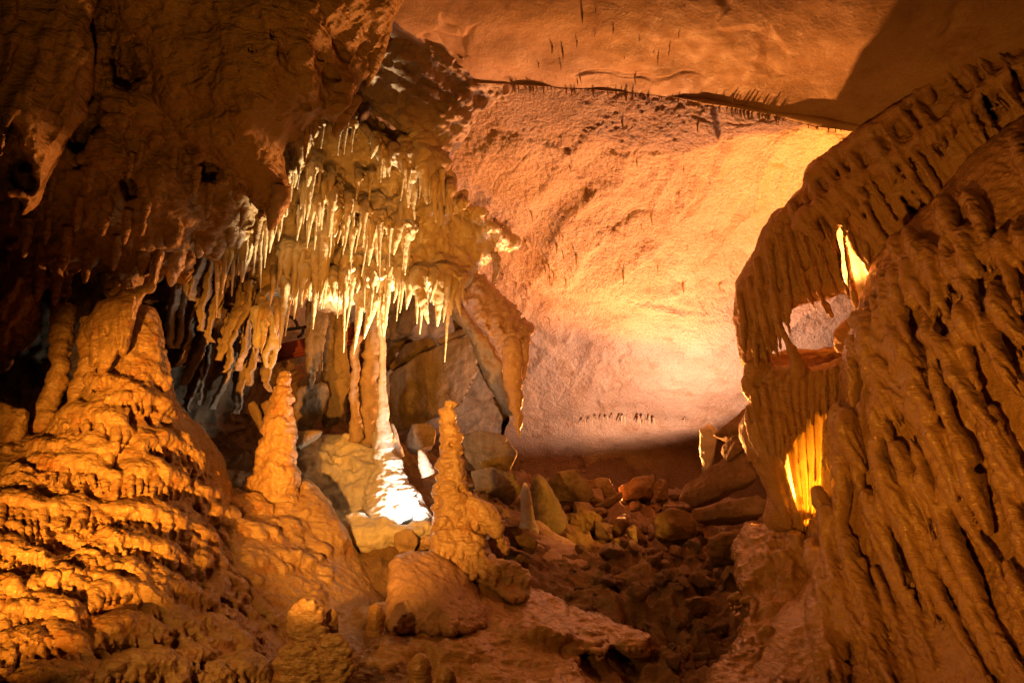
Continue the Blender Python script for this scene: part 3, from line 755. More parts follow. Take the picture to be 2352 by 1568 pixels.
# spikes that hang into the opening, and the strands crossing the bright gap
for pts, r in [([(1760,700),(1778,780),(1792,842)],9),([(1795,690),(1806,730),(1815,765)],8),([(1880,670),(1898,700),(1909,726)],7),([(1938,560),(1950,640),(1968,710)],4.5),([(1930,520),(1945,570),(1957,640),(1970,720)],4.5),([(1730,700),(1750,780),(1765,845)],10)]:
    v.stroke([(x, y, float(lobe_d(x, y)) * math.exp(-r * .6 / FL), r * (1 if i < len(pts) - 1 else 0.4)) for i, (x, y) in enumerate(pts)], 5)
v.cut([(1923,508),(1936,540),(1942,590),(1950,650),(1958,690),(1948,668),(1934,628),(1929,590),(1925,560)], 3)
v.cut([(1944,545),(1962,578),(1984,606),(1996,636),(1994,668),(1986,694),(1972,694),(1962,660),(1953,610)], 3)
v.noise(3, 40, 23, 3)
vol_obj(v, 'flowstone_lobe', M_RIDGE, 'rounded hanging flowstone lobe above a brightly lit opening, left of the big wall', 'flowstone',
        fluted(relief(0.010, 0.2, 0.004, 0.05, 0, 0.2, 0.003, 0.03, seed=18), .011, 10, 100, .2, 505))

# --- cone below with glowing folds
cone_d = tps([(1710,880,6.25),(1702,1000,6.2),(1750,1100,6.05),(1840,1220,5.75),(1790,860,6.1),(1860,850,6.05),(1940,830,5.95),(1780,1000,5.85),(1840,1000,5.9),(1890,1000,5.95),(1850,1120,5.8),(1930,940,5.95)], 1e-2)
v = Vol(1650, 2000, 720, 1290, 5.0, 7.4, 3.0)
v.plate([(1716,830),(1745,822),(1785,842),(1825,838),(1868,842),(1910,832),(1946,822),(1944,900),(1926,950),(1892,965),(1890,1060),(1884,1150),(1862,1205),(1845,1235),(1800,1225),(1755,1200),(1760,1140),(1748,1100),(1724,1052),(1702,1008),
   (1700,973),(1718,925),(1709,890)], cone_d, 30, 26, 12)
v.ball(1740, 845, 6.1, 30, 26, 26, 14); v.ball(1722, 885, 6.15, 18, 24, 20, 12); v.ball(1772, 862, 6.05, 14, 16, 14, 10)
# bright column standing in the opening
v.stroke([(1783,730,6.0,6),(1800,770,5.95,7),(1818,805,5.95,10),(1835,850,5.95,24)], 10)
for x, y, L, r, s in [(1735,900,120,11,.10),(1755,890,160,10,.14),(1775,885,200,9,.18),(1720,940,110,12,.18),(1735,980,130,11,.28),(1755,1020,150,10,.36),(1790,870,210,8,.14),(1810,862,230,8,.12),(1830,860,250,8,.09),(1848,862,250,7,.05),
     (1866,858,240,7,.03),(1882,855,160,7,.0),(1900,850,120,7,-.02),(1918,845,100,7,0),(1740,1060,110,11,.5),(1765,1090,110,12,.5),(1780,1140,80,12,.5)]:
    drip(v, cone_d, x, y, L, r * 1.2, s, 0.95, 5)
v.cut([(1804,1075),(1814,1030),(1826,1010),(1834,984),(1848,990),(1856,962),(1866,975),(1876,950),(1886,965),(1888,1020),(1884,1100),(1880,1150),(1862,1196),(1848,1200),(1832,1160),(1816,1120)], 6)
for pts, r in [([(1836,985),(1838,1060),(1844,1120),(1852,1190)],3.2),([(1815,1000),(1822,1060),(1832,1120),(1846,1190)],3.4),([(1852,960),(1854,1040),(1857,1110),(1860,1185)],3.6),([(1868,950),(1870,1030),(1872,1100),(1870,1160)],3)]:
    v.stroke([(x, y, float(cone_d(x, y)) * 1.004, r) for x, y in pts], 4)
v.noise(2.5, 36, 33, 3)
cone = vol_obj(v, 'drapery_cone', M_RIDGE, 'hanging flowstone cone narrowing downwards, its folds glowing orange and yellow from a lamp behind', 'flowstone',
        fluted(relief(0.010, 0.2, 0.003, 0.05, 0, 0.2, 0.003, 0.03, seed=28), .011, 10, 140, .15, 507))
# the thin translucent folds
G = []
nu, nv = 120, 130
uu, vv = np.meshgrid(np.linspace(0, 1, nu), np.linspace(0, 1, nv), indexing='ij')
xl = 1792 + 48 * vv; xr = 1896 - 6 * vv - 26 * vv ** 3
x = xl + (xr - xl) * uu; y = 945 + 275 * vv
fold = np.abs(np.sin((uu ** 1.25 * 4.2 + 0.16 * np.sin(vv * 4 + uu * 3) + .1) * np.pi)) ** 0.55
dd = 6.0 - 0.22 * vv - 0.075 * fold * (1 - 0.3 * vv)
V = at_np(x, y, dd).reshape(-1, 3); F = grid_faces(nu, nv)
V2 = V + V / np.linalg.norm(V, axis=1, keepdims=True) * 0.018
edge = np.concatenate([np.arange(nv), np.arange(nv, nu * nv, nv)])
V, F = join([(V, F), (V2, F[:, ::-1])])
put('glowing_folds', V, F, M_GLOW, 'thin translucent folds lit from behind', parent=cone)

put_rock('light_block_rock', [(1770,940),(1840,920),(1905,930),(1915,1060),(1900,1200),(1850,1245),(1790,1200),(1750,1080)], 6.24, .4, M_PALE, 'unseen pale rock added behind the glowing folds to block stray lamp light', 'rock', bev=.04, amp=.02, seed=9)  # added blocker that keeps the cone lamp from spilling onto the slabs
# gold lit stone behind the bright gap and a ledge whose dark rock stands for the shadow at the opening's foot
put_rock('lit_rock', [(1900,500),(1950,480),(2030,560),(2050,680),(2010,740),(1960,700),(1930,640)], 6.9, 0.35, M_PALE, 'dazzling yellow rock seen through the slit in the hanging lobe', 'rock', bev=.03, amp=.02, seed=3, drop=.0)
put_rock('shadow_ledge', [(1755,815,6.9),(1800,800,6.9),(1880,808,6.7),(1950,800,6.5),(1960,835,6.5),(1880,860,6.7),(1800,862,6.8),(1755,850,6.9)], 6.8, 0.3, M_DARK, 'rock ledge coloured dark for the log shaped shadow along the foot of the lit opening', 'rock', bev=.04, amp=.03, seed=5)
put_rock('rock_lump', [(1915,765,6.2),(1935,735,6.1),(1970,720,6.0),(1975,800,6.0),(1945,825,6.1),(1920,805,6.2)], 6.1, 0.3, M_RIDGE, 'small orange rock lump at the right end of the dark ledge in the opening', 'rock', bev=.05, amp=.02, seed=6)
# ---------------------------------------------------------------- terraced mound on the left
mound_d = tps([(-60,900,5.3),(60,990,5.1),(200,860,5.15),(310,700,5.45),(350,780,5.4),(385,880,5.4),(300,900,5.0),(430,980,5.5),(520,1080,5.7),(330,1000,4.85),(200,960,4.85),(100,1050,4.6),
  (250,1080,4.6),(400,1100,4.85),(480,1180,5.0),(0,1150,4.1),(150,1170,4.2),(300,1180,4.35),(430,1230,4.5),(530,1300,4.75),(620,1400,4.7),(50,1300,3.65),(200,1300,3.75),(330,1320,3.95),(450,1380,4.05),(560,1460,4.1),
  (0,1450,3.2),(150,1450,3.3),(300,1450,3.5),(450,1500,3.6),(600,1540,3.85),(100,1600,2.9),(300,1620,3.05),(500,1640,3.3),(700,1640,3.7),(-80,1300,3.5)], 1e-2)
v = Vol(-80, 720, 670, 1650, 2.55, 7.0, 3.4)
v.plate([(-90,1000),(20,985),(70,1000),(100,985),(130,950),(180,910),(205,868),(250,850),(285,760),(300,712),(345,705),(366,742),(374,792),(382,830),(389,866),(396,895),(408,928),(437,962),(462,982),(488,1018),(514,1058),(528,1105),
  (545,1180),(570,1260),(600,1340),(640,1440),(690,1660),(-90,1660)], mound_d, 120, 60, 20)
# stacked rings of the old column on top
for y, xa, xb in [(712,305,340),(735,292,352),(758,288,362),(780,284,368),(804,282,372),(828,286,378),(850,290,384),(872,300,390)]:
    lip(v, mound_d, [(xa, y + 4), ((xa + xb) / 2, y - 3), (xb, y + 5)], 15, 0.25, 16, 7, (14, 26), (6, 9), 0.02)
L = [([(205,868),(256,873),(304,888),(359,900)],15,14,(30,52),(7,11)), ([(220,918),(260,905),(293,904),(352,912),(395,924)],17,15,(28,50),(7,11)),
 ([(139,956),(176,936),(220,942),(264,960),(293,988)],20,15,(50,92),(9,13)), ([(70,1046),(110,1024),(165,1018),(220,1026),(246,1046)],20,13,(26,44),(9,14)),
 ([(304,1030),(330,1008),(365,1002),(403,1012),(439,1038),(458,1072)],19,14,(30,52),(8,12)), ([(94,1066),(156,1054),(195,1060),(232,1078),(268,1098)],19,15,(48,84),(8,12)),
 ([(262,1092),(300,1078),(345,1078),(391,1088),(437,1108)],20,17,(50,78),(7,12)), ([(10,1100),(40,1090),(80,1100)],18,5,(30,50),(9,13)),
 ([(-60,1150),(0,1144),(59,1152),(117,1168),(156,1148),(219,1163)],20,20,(40,110),(9,13)), ([(219,1163),(273,1167),(352,1175),(400,1190),(432,1206)],20,15,(40,72),(8,13)),
 ([(187,1290),(219,1262),(250,1240),(280,1233),(332,1245),(391,1265),(430,1284)],24,14,(28,50),(9,14)), ([(-60,1240),(0,1249),(39,1264),(78,1276),(129,1292)],20,12,(26,46),(9,13)),
 ([(-60,1350),(0,1347),(59,1346),(129,1320),(164,1308),(187,1338)],23,16,(34,64),(10,15)), ([(215,1305),(273,1296),(332,1319),(391,1346),(469,1370),(547,1390)],24,19,(28,50),(10,14)),
 ([(203,1385),(222,1350),(254,1339),(312,1346),(352,1370),(400,1392)],26,12,(28,50),(11,16)), ([(0,1426),(40,1396),(80,1388),(117,1401),(187,1409)],26,14,(40,80),(11,16)),
 ([(-40,1515),(20,1490),(59,1472),(117,1457),(176,1472),(206,1504)],30,13,(36,66),(13,18)), ([(214,1450),(273,1432),(332,1434),(380,1450)],28,10,(26,44),(12,17)),
 ([(391,1426),(440,1424),(490,1436),(547,1446)],24,9,(22,40),(11,15)), ([(410,1504),(469,1476),(527,1472),(590,1500)],28,10,(24,44),(12,17)),
 ([(210,1540),(280,1510),(360,1520),(420,1545)],30,10,(26,44),(13,18)), ([(20,1580),(100,1545),(190,1570)],32,8,(30,44),(14,18)), ([(460,1560),(540,1530),(630,1560)],30,7,(26,40),(14,18)),
 ([(430,1240),(460,1222),(495,1240)],19,5,(22,36),(9,13)), ([(430,1300),(470,1282),(520,1300)],22,7,(24,44),(10,14)), ([(470,1350),(510,1330),(560,1352)],20,7,(24,44),(9,13)),
 ([(450,1130),(480,1124),(505,1140)],14,4,(20,36),(8,11)), ([(470,1180),(505,1172),(540,1188)],15,5,(18,30),(8,11))]
random.seed(77)
for line, r, n, dl, dr in L:
    ll = sum(math.hypot(b_[0] - a_[0], b_[1] - a_[1]) for a_, b_ in zip(line[:-1], line[1:])); rd = (dr[0] + dr[1]) / 2 * .82
    # hollow under the fringe first, then a backing, then the lip and its fringe
    la = np.array(line, float)
    for a in np.linspace(0.08, 0.92, max(3, int(ll / 34))):
        i = a * (len(la) - 1); q = int(i); p = la[q] + (la[min(q + 1, len(la) - 1)] - la[q]) * (i - q); yy = p[1] + r + dl[1] * .8
        v.ball(p[0], yy, float(mound_d(p[0], yy)) * math.exp(-6 / FL), 26, 11, 13, 14, sub=True)
    lip(v, mound_d, [(x_, y_ + r * 1.0) for x_, y_ in line], r * .95, 0.25, 14)
    lip(v, mound_d, line, r * 1.1, 0.7, 12, rj=.4)
    lip(v, mound_d, [(x_, y_ + r * .3) for x_, y_ in line], r * .8, 1.25, 12, int(ll / (rd * 2.1)), dl, (rd * .7, rd * 1.35), -0.02, lift=0.25, dk=5)
# loose knobs of cauliflower flowstone
for i in range(170):
    x = rnd(-40, 620); y = rnd(1000, 1600)
    if x > 430 + (y - 1000) * 0.5: continue
    r = rnd(6, 14); v.ball(x, y, float(mound_d(x, y)) * math.exp(-r * 0.5 / FL), r * rnd(1, 1.5), r, r, 8)
v.noise(4, 30, 43, 3)
vol_obj(v, 'flowstone_mound', M_MOUND, 'large terraced orange flowstone mound with fringed lips and a ringed column on top', 'flowstone',
        fluted(relief(0.010, 0.2, 0.007, 0.055, 0, 0.2, 0.003, 0.03, seed=38), .010, 9, 60, .0, 511))

# --- grey slope with a pointed hump between mound and column
hump_d = tps([(480,1160,5.35),(560,1150,5.75),(700,1100,6.0),(760,1180,6.0),(820,1260,5.9),(850,1370,5.4),(560,1250,4.95),(620,1250,5.15),(700,1250,5.45),(600,1380,4.65),(720,1400,4.8),(850,1450,4.8),(520,1300,4.72),(500,1220,5.0),(700,1500,4.45),(800,1520,4.4)], 1e-2)
v = Vol(420, 960, 1060, 1560, 3.9, 7.4, 4.0)
v.plate([(470,1130),(530,1118),(590,1140),(640,1140),(672,1118),(690,1100),(704,1098),(722,1112),(740,1160),(775,1205),(812,1248),(836,1290),(870,1350),(900,1420),(880,1540),(640,1540),(540,1420),(470,1300),(430,1200)], hump_d, 70, 60, 20)
for line, r, n, dl, dr in [([(480,1225),(520,1205),(570,1215)],18,6,(16,30),(8,11)), ([(520,1160),(560,1150),(610,1172)],14,5,(14,24),(7,10)), ([(600,1215),(640,1200),(690,1215)],14,4,(12,22),(7,9)), ([(590,1290),(630,1275),(690,1290)],15,3,(12,20),(7,9))]:
    lip(v, hump_d, line, r, 0.3, 18, n, dl, dr, 0.1)
v.ball(705, 1140, 5.95, 30, 42, 40, 26); v.ball(722, 1190, 5.85, 44, 50, 50, 30); v.ball(745, 1250, 5.65, 60, 60, 60, 34); v.ball(690, 1200, 5.75, 50, 40, 50, 30)
for i in range(120):
    x, y = rnd(480, 760), rnd(1150, 1450); r = rnd(6, 15); v.ball(x, y, float(hump_d(x, y)) * math.exp(-r * .2 / FL), r * 1.4, r, r, 14)
v.noise(6, 55, 53, 4); v.noise(2.5, 18, 55, 2)
vol_obj(v, 'flowstone_hump', M_MOUND, 'smooth grey brown slope rising to a blunt orange peak right of the terraced mound', 'flowstone',
        relief(0.012, 0.3, 0.006, 0.07, 0, 0.2, 0.004, 0.03, seed=39))

# --- knobbly dark mass above and behind the mound
mass_d = tps([(-100,0,4.6),(100,0,4.5),(300,0,4.5),(-100,300,4.8),(100,300,4.8),(250,300,4.7),(450,330,5.0),(600,450,5.3),(350,500,5.1),(200,500,5.0),(0,520,5.1),(450,560,5.6),(520,600,6.0),(250,640,5.4),(100,700,5.4),(0,800,5.3),(-100,1000,5.2),(250,150,4.5),(620,560,6.0)], 1e-2)
v = Vol(-140, 680, -160, 1010, 3.7, 7.6, 5.0)
v.plate([(-150,-170),(420,-170),(440,100),(420,250),(500,360),(600,460),(640,500),(600,545),(540,560),(500,600),(450,590),(420,640),(380,620),(340,660),(300,640),(255,690),(215,620),(180,640),(150,700),(110,680),(90,760),(60,800),(30,800),(0,850),(-150,880)], mass_d, 110, 60, 20)
v.noise(16, 130, 61, 4)
for (x, y, r, ry) in [(280,600,62,80),(300,545,55,50),(215,470,60,70),(390,520,40,60),(420,580,26,60),(130,560,50,60),(480,520,36,50),(350,400,70,70),(510,470,45,50),(250,350,60,60),(60,620,45,70),(560,500,34,34),(100,440,60,60),(400,440,50,50)]:
    v.ball(x, y, float(mass_d(x, y)) * math.exp(-25 / FL), r, ry, r, 26)
for i in range(34):
    x, y = rnd(-100, 600), rnd(-100, 560)
    if y < x * 0.75 - 20: pass
    drip(v, mass_d, x, y, rnd(60, 150), rnd(10, 20), -0.18, 0.6, 14, lift=0.4)
# black pockets
for (x, y, rx, ry) in [(205,262,40,46),(290,150,30,60),(245,650,26,46),(150,240,40,30),(570,385,40,26),(60,420,34,60),(330,600,14,24),(480,395,26,18),(180,330,22,40),(300,430,18,30)]:
    v.ball(x, y, float(mass_d(x, y)) * math.exp(-30 / FL), rx, ry, 70, 16, sub=True)
v.noise(6, 40, 63, 4, rid=True)
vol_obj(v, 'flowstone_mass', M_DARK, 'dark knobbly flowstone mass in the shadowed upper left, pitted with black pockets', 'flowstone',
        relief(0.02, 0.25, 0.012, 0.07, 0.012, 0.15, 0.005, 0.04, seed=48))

# --- dark fin with curled tip at the far left edge
fin_d = tps([(-100,0,3.9),(100,0,4.0),(230,100,4.2),(60,300,4.1),(200,250,4.4),(100,450,4.4),(-60,250,4.0),(60,490,4.4)], 1e-2)
v = Vol(-120, 300, -150, 520, 3.4, 5.6, 4.0)
v.plate([(-130,-160),(215,-160),(205,40),(218,150),(204,250),(148,330),(122,388),(84,462),(60,492),(46,490),(52,470),(40,452),(20,452),(18,440),(48,436),(72,440),(80,420),(72,388),(48,350),(10,275),(-130,180)], fin_d, 40, 34, 20)
for i in range(14): drip(v, fin_d, rnd(20, 190), rnd(-60, 220), rnd(80, 180), rnd(9, 16), -0.3, 0.3, 16)
v.noise(8, 70, 71, 4)
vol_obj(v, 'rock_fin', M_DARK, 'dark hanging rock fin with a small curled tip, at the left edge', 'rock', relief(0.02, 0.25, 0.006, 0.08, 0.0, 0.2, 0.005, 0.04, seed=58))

# --- the big overhanging lobe, upper left of centre
over_d = tps([(300,0,3.9),(600,0,3.85),(900,0,4.3),(420,300,4.3),(600,250,4.0),(760,200,4.3),(600,450,4.55),(650,400,4.55),(830,150,4.6),(500,380,4.4),(700,280,4.4),(350,150,4.1),(900,90,4.6)], 1e-2)
v = Vol(230, 990, -170, 560, 3.2, 6.2, 4.0)
v.plate([(250,-180),(270,20),(318,90),(345,145),(352,222),(388,262),(410,300),(462,350),(492,372),(520,392),(560,432),(612,486),(634,488),(655,440),(662,350),(676,318),(704,286),(735,272),(770,286),(790,262),(815,210),(832,170),(858,160),(880,120),(902,80),(918,20),(940,-180)], over_d, 60, 44, 20)
for (x, y, L_, r, s) in [(640,-20,200,30,.35),(690,-20,180,26,.42),(740,-30,190,26,.45),(590,-20,160,26,.3),(800,-40,150,28,.2),(880,-60,210,26,-.1),(850,60,110,20,-.15),(700,150,110,22,.2),(780,170,90,20,-.1)]:
    drip(v, over_d, x, y, L_, r, s, 0.25, 26)
for pts, r in [([(640,-20),(690,80),(750,160),(790,190)],7),([(700,-20),(745,60),(790,130),(815,160)],6),([(590,-20),(620,80),(680,170)],5),([(800,-20),(815,60),(840,120)],7),([(450,60),(560,110),(660,120),(760,185)],5),([(420,260),(540,250),(640,270),(720,240)],5),([(480,20),(500,120),(470,220)],5)]:
    v.stroke([(x, y, float(over_d(x, y)) * math.exp(-2 / FL), r * rnd(.8, 1.2)) for x, y in pts], 16, sub=True)
for x, y in [(520,395),(545,420),(575,450),(600,478),(480,368),(735,278),(765,288),(690,300),(672,330)]:
    v.stroke([(x, y - 14, float(over_d(x, y)) * 1.01, 9), (x - 1, y + rnd(8, 26), float(over_d(x, y)) * 1.01, 4)], 8)
v.noise(8, 90, 81, 4)
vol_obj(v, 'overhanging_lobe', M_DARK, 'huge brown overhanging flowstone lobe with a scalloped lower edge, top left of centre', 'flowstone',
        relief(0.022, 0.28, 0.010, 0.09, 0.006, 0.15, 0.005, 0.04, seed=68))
for pts, lab, m_ in [([(645,425,4.6,20),(640,465,4.62,23),(630,500,4.65,17),(619,528,4.7,6)], 'stout pinkish scaly stalactite at the lowest corner of the overhanging lobe', M_PINK),
        ([(795,255,4.75,15),(784,285,4.8,13),(775,300,4.82,9),(771,313,4.85,5)], 'blunt brown stalactite under the right edge of the overhanging lobe', M_DARK),
        ([(822,222,4.7,14),(806,255,4.75,10),(790,276,4.8,5)], 'slanting brown stalactite beneath the tip of the overhanging lobe', M_DARK),
        ([(869,70,4.5,26),(862,120,4.55,20),(852,165,4.6,11),(845,196,4.65,4)], 'long tapering brown stalactite above the lit ledge at top centre', M_DARK),
        ([(706,290,4.7,9),(703,320,4.72,6),(701,345,4.75,4),(699,372,4.75,2)], 'thin dark needle stalactite in front of the bright cluster', M_DARK),
        ([(727,278,4.7,8),(722,300,4.72,5),(719,318,4.75,2.5)], 'short dark spike beside the thin needle stalactite', M_DARK)]:
    put_tube('stalactite', pts, m_, lab, 'stalactite', nseg=28, wob=0.18, ring=0.06, rings=9, knob=0.1, ks=0.03, seed=len(lab))

# --- hanging block above the mound, and the columns left of it
block_d = tps([(200,750,5.1),(240,690,5.1),(330,650,5.2),(300,760,5.05),(240,850,5.0),(270,820,5.0)], 1e-2)
v = Vol(170, 380, 510, 900, 4.6, 5.9, 3.0)
v.plate([(192,752),(212,715),(234,692),(276,678),(315,655),(342,640),(350,600),(362,560),(380,530),(378,580),(362,630),(350,668),(334,676),(318,712),(308,748),(298,792),(282,826),(272,806),(258,828),(248,846),(234,868),(226,836),(208,838),(206,790)], block_d, 24, 22, 10)
for x, y, L_, r, s in [(236,740,110,9,-.04),(262,730,90,8,-.05),(215,760,70,8,0),(285,700,100,8,-.1),(305,680,60,9,-.2)]:
    drip(v, block_d, x, y, L_, r, s, 0.5, 8)
v.noise(4, 40, 83, 3)
vol_obj(v, 'hanging_block', M_MOUND, 'ragged hanging flowstone block just left of the ringed column, tips touching the mound', 'flowstone', relief(0.012, 0.15, 0.008, 0.06, 0, .2, 0.004, 0.03, seed=78))
for pts, lab in [([(150,700,5.6,24),(146,780,5.5,23),(132,850,5.4,22),(112,920,5.3,22),(96,985,5.2,26)], 'leaning smooth column at the left, nearest the dark gap'),
                 ([(215,730,5.55,22),(212,800,5.5,22),(196,860,5.4,20),(178,920,5.3,22),(165,960,5.2,26)], 'leaning smooth column between the hanging block and the left column'),
                 ([(92,560,5.5,22),(78,650,5.5,17),(60,720,5.45,14),(40,790,5.4,8)], 'knobby hanging column close to the left edge, ending in mid air')]:
    put_tube('column', pts, M_MOUND, lab, 'column', nseg=40, wob=0.2, ring=0.05, rings=8, knob=0.10, ks=0.07, seed=len(lab), jit=0.3)
v = Vol(-120, 120, 540, 860, 4.6, 6.2, 4.0)
v.plate([(-130,580),(0,572),(40,556),(62,556),(70,600),(88,640),(94,665),(72,700),(52,730),(30,760),(-10,800),(-130,830)], 5.2, 40, 30, 15)
for i in range(9): drip(v, lambda x, y: 5.2, rnd(-60, 70), rnd(570, 620), rnd(80, 180), rnd(9, 15), -0.3, 0.5, 10)
v.noise(7, 50, 85, 4)
vol_obj(v, 'flowstone_apron', M_MOUND, 'dim tan flowstone apron with ragged drips at the left edge', 'flowstone', relief(0.02, 0.2, 0.012, 0.07, 0, .2, 0.004, 0.03, seed=88))
v = Vol(-120, 130, 880, 1100, 4.2, 6.0, 4.0)
v.plate([(-130,930),(-20,922),(30,935),(62,940),(70,965),(40,1010),(10,1040),(-130,1060)], 4.9, 40, 30, 15)
v.noise(6, 40, 86, 4)
vol_obj(v, 'flowstone_shoulder', M_MOUND, 'low rounded flowstone shoulder at the left edge beside the dark gap', 'flowstone', relief(0.02, 0.2, 0.014, 0.07, 0, .2, 0.004, 0.03, seed=89))
# blunt orange stalactites hanging from the dark mass
for i, (x, y, L_, r, d) in enumerate([(462,520,70,17,5.6),(482,515,66,19,5.55),(506,540,52,16,5.6),(430,470,60,12,5.5),(410,560,70,17,5.45),(398,600,56,13,5.45),(535,510,56,13,5.6),(552,520,50,10,5.65),(388,470,44,9,5.4),(450,500,46,8,5.5),
        (60,520,70,10,5.00),(110,500,60,9,4.95),(150,540,80,12,5.00),(30,470,50,8,4.95),(180,470,60,9,4.90),(240,470,70,12,4.95),(265,560,60,10,5.10),(290,500,60,9,5.00),(340,440,60,10,5.00),(370,400,50,9,5.00),(420,420,60,10,5.10),(480,440,60,9,5.20),(520,450,56,9,5.30),(90,600,90,12,5.20),(130,620,80,10,5.20),(200,590,60,9,5.20),(330,480,60,9,5.05),(560,470,50,8,5.40),(590,520,46,8,5.60),(250,300,60,10,4.75),(210,380,60,9,4.80),(120,400,60,9,4.85),(400,350,46,8,4.95),(450,400,46,8,5.05),
        (360,530,48,10,5.3),(330,560,70,14,5.25),(380,540,60,12,5.4),(205,510,50,9,5.2),(300,370,40,7,4.8),(322,345,36,6,4.8)]):
    put_tube('stalactite', [(x + 6, y - 18, d, r * 1.1), (x, y + L_ * .4, d, r), (x - 4, y + L_ * .8, d, r * .75), (x - 6, y + L_, d, r * .35)], M_MOUND if i < 11 else M_DARK,
             'blunt orange stalactite hanging among others from the dark mass on the left', 'stalactite', 'blunt stalactites under the dark mass', nseg=24, wob=0.2, ring=0.08, rings=5, knob=0.15, ks=0.05, seed=i)
# ---------------------------------------------------------------- layered rock at top centre
strata_d = tps([(850,0,5.9),(1000,0,5.7),(1120,60,5.7),(1170,180,6.2),(950,150,5.95),(840,200,6.1),(1000,300,6.25),(1060,300,6.4),(880,260,6.2),(950,380,6.3),(1120,230,6.4)], 1e-2)
v = Vol(780, 1230, -140, 480, 4.9, 8.4, 4.0)
v.plate([(790,-150),(1100,-150),(1118,20),(1128,100),(1150,150),(1172,192),(1165,225),(1130,235),(1100,262),(1080,300),(1062,320),(1040,352),(1022,372),(1012,395),(1000,370),(960,330),(900,290),(840,230),(800,180)], strata_d, 70, 40, 16)
# bedding planes: thin benches stepping down to the right
for pts, r in [([(905,20),(960,50),(1010,75),(1070,120),(1110,160)],16),([(890,60),(926,68),(988,94),(1021,138),(1087,192)],18),([(870,110),(930,130),(990,170),(1050,220),(1100,240)],16),([(850,170),(900,190),(950,215),(1010,250),(1060,275)],15),
        ([(827,203),(885,240),(940,280),(975,312),(1010,335)],17),([(940,20),(1000,40),(1060,75),(1120,130)],13),([(860,140),(920,165),(980,205),(1040,250)],11)]:
    q = [(x, y, float(strata_d(x, y)) * math.exp(-(8 + 5 * math.sin(i)) / FL), r * rnd(.8, 1.15)) for i, (x, y) in enumerate(pts)]
    v.stroke(q, 7)
    v.stroke([(x - 4, y + r * 1.5, d * 1.002, 5) for x, y, d, r in q], 6, sub=True)
v.stroke([(838,296,6.25,14),(870,330,6.2,26),(905,352,6.15,30),(945,362,6.12,32),(985,366,6.15,30),(1015,372,6.2,20)], 16)
v.stroke([(930,352,6.1,22),(935,385,6.12,16)], 12); v.stroke([(968,350,6.1,26),(970,390,6.12,22)], 12)
v.ball(1060, 55, 5.65, 60, 46, 40, 20); v.ball(1100, 100, 5.75, 40, 40, 34, 16)
v.noise(6, 45, 101, 4); v.noise(3, 22, 103, 3, rid=True)
vol_obj(v, 'layered_rock', M_STRATA, 'brown layered rock with slanting bedding planes at top centre, meeting the orange ceiling', 'rock', relief(0.02, 0.2, 0.0, 0.08, 0.015, 0.12, 0.005, 0.04, seed=105))

# stalactites of the cluster: x, y of root, x, y of tip, radius, distance, bend
ST = [(933,362,938,476,14,6.15),(968,362,981,468,19,6.15),(877,370,880,404,5,6.2),(884,372,885,408,4.5,6.2),(995,420,1001,532,8,6.25),(1014,400,1021,485,7,6.3),(1012,470,1019,538,5,6.35),(1035,470,1040,500,4,6.6),
  (865,490,867,597,12,6.4),(894,495,896,597,7,6.45),(907,500,904,562,6,6.4),(921,490,924,573,6,6.4),(936,470,938,590,12,6.4),(886,490,888,540,5,6.5),(950,440,951,520,8,6.5),
  (656,660,642,801,9,6.2),(664,690,655,780,7,6.25),(683,592,671,708,8,6.3),(698,585,684,676,7,6.3),(652,588,636,668,7,6.35),(726,600,728,682,12,6.3),(751,545,735,695,16,6.25),(775,610,766,650,7,6.4),
  (794,600,779,708,11,6.35),(810,610,798,688,9,6.4),(829,700,812,808,10,6.5),(856,700,836,808,12,6.45),(846,690,843,770,6,6.5),(880,650,882,772,16,6.55),(929,620,933,694,10,6.55),(962,662,984,742,15,6.4),(940,640,935,690,6,6.6),
  (995,668,996,707,5,6.6),(1018,670,1023,720,6,6.55),(1008,660,1006,690,4,6.6),(1030,660,1030,688,4,6.6),(1047,660,1058,720,10,6.6),(1062,655,1064,690,6,6.6),
  (656,418,641,510,7,5.7),(664,430,652,470,5,5.75),(690,380,683,435,4,5.75),(712,395,704,455,6,5.8),(722,400,716,462,4,5.8),(735,395,730,450,4,5.9),(795,300,790,360,4,5.9),(812,298,808,345,4,5.95),(780,310,776,352,3,5.9),(741,300,737,338,3,5.8),
  (760,420,752,500,6,6.0),(745,430,737,505,5,6.0),(776,440,768,500,5,6.1),(822,420,818,470,5,6.1),(715,480,705,580,7,6.0),(790,520,786,575,5,6.1),(852,420,848,470,5,6.2),(690,500,682,560,5,6.0),(730,510,722,590,6,6.1),(760,520,757,600,6,6.15),(810,540,804,600,6,6.2),(840,520,836,590,6,6.25),
  (620,520,602,592,8,6.2),(583,530,570,603,8,6.15),(566,540,554,595,6,6.15),(542,552,527,620,6,6.1),(527,560,516,654,8,6.1),(604,535,590,590,6,6.2),(634,500,628,545,5,6.1),(556,560,545,600,5,6.15),(595,520,583,570,6,6.2),(512,590,503,640,6,6.2),(500,560,492,610,6,6.15),
  (560,700,556,770,6,6.9),(612,730,600,800,10,6.6),(600,720,590,760,7,6.6),(640,720,632,770,8,6.4),(578,700,575,740,5,6.9),(630,640,620,700,7,6.6),(664,600,656,660,6,6.4)]
random.seed(403)
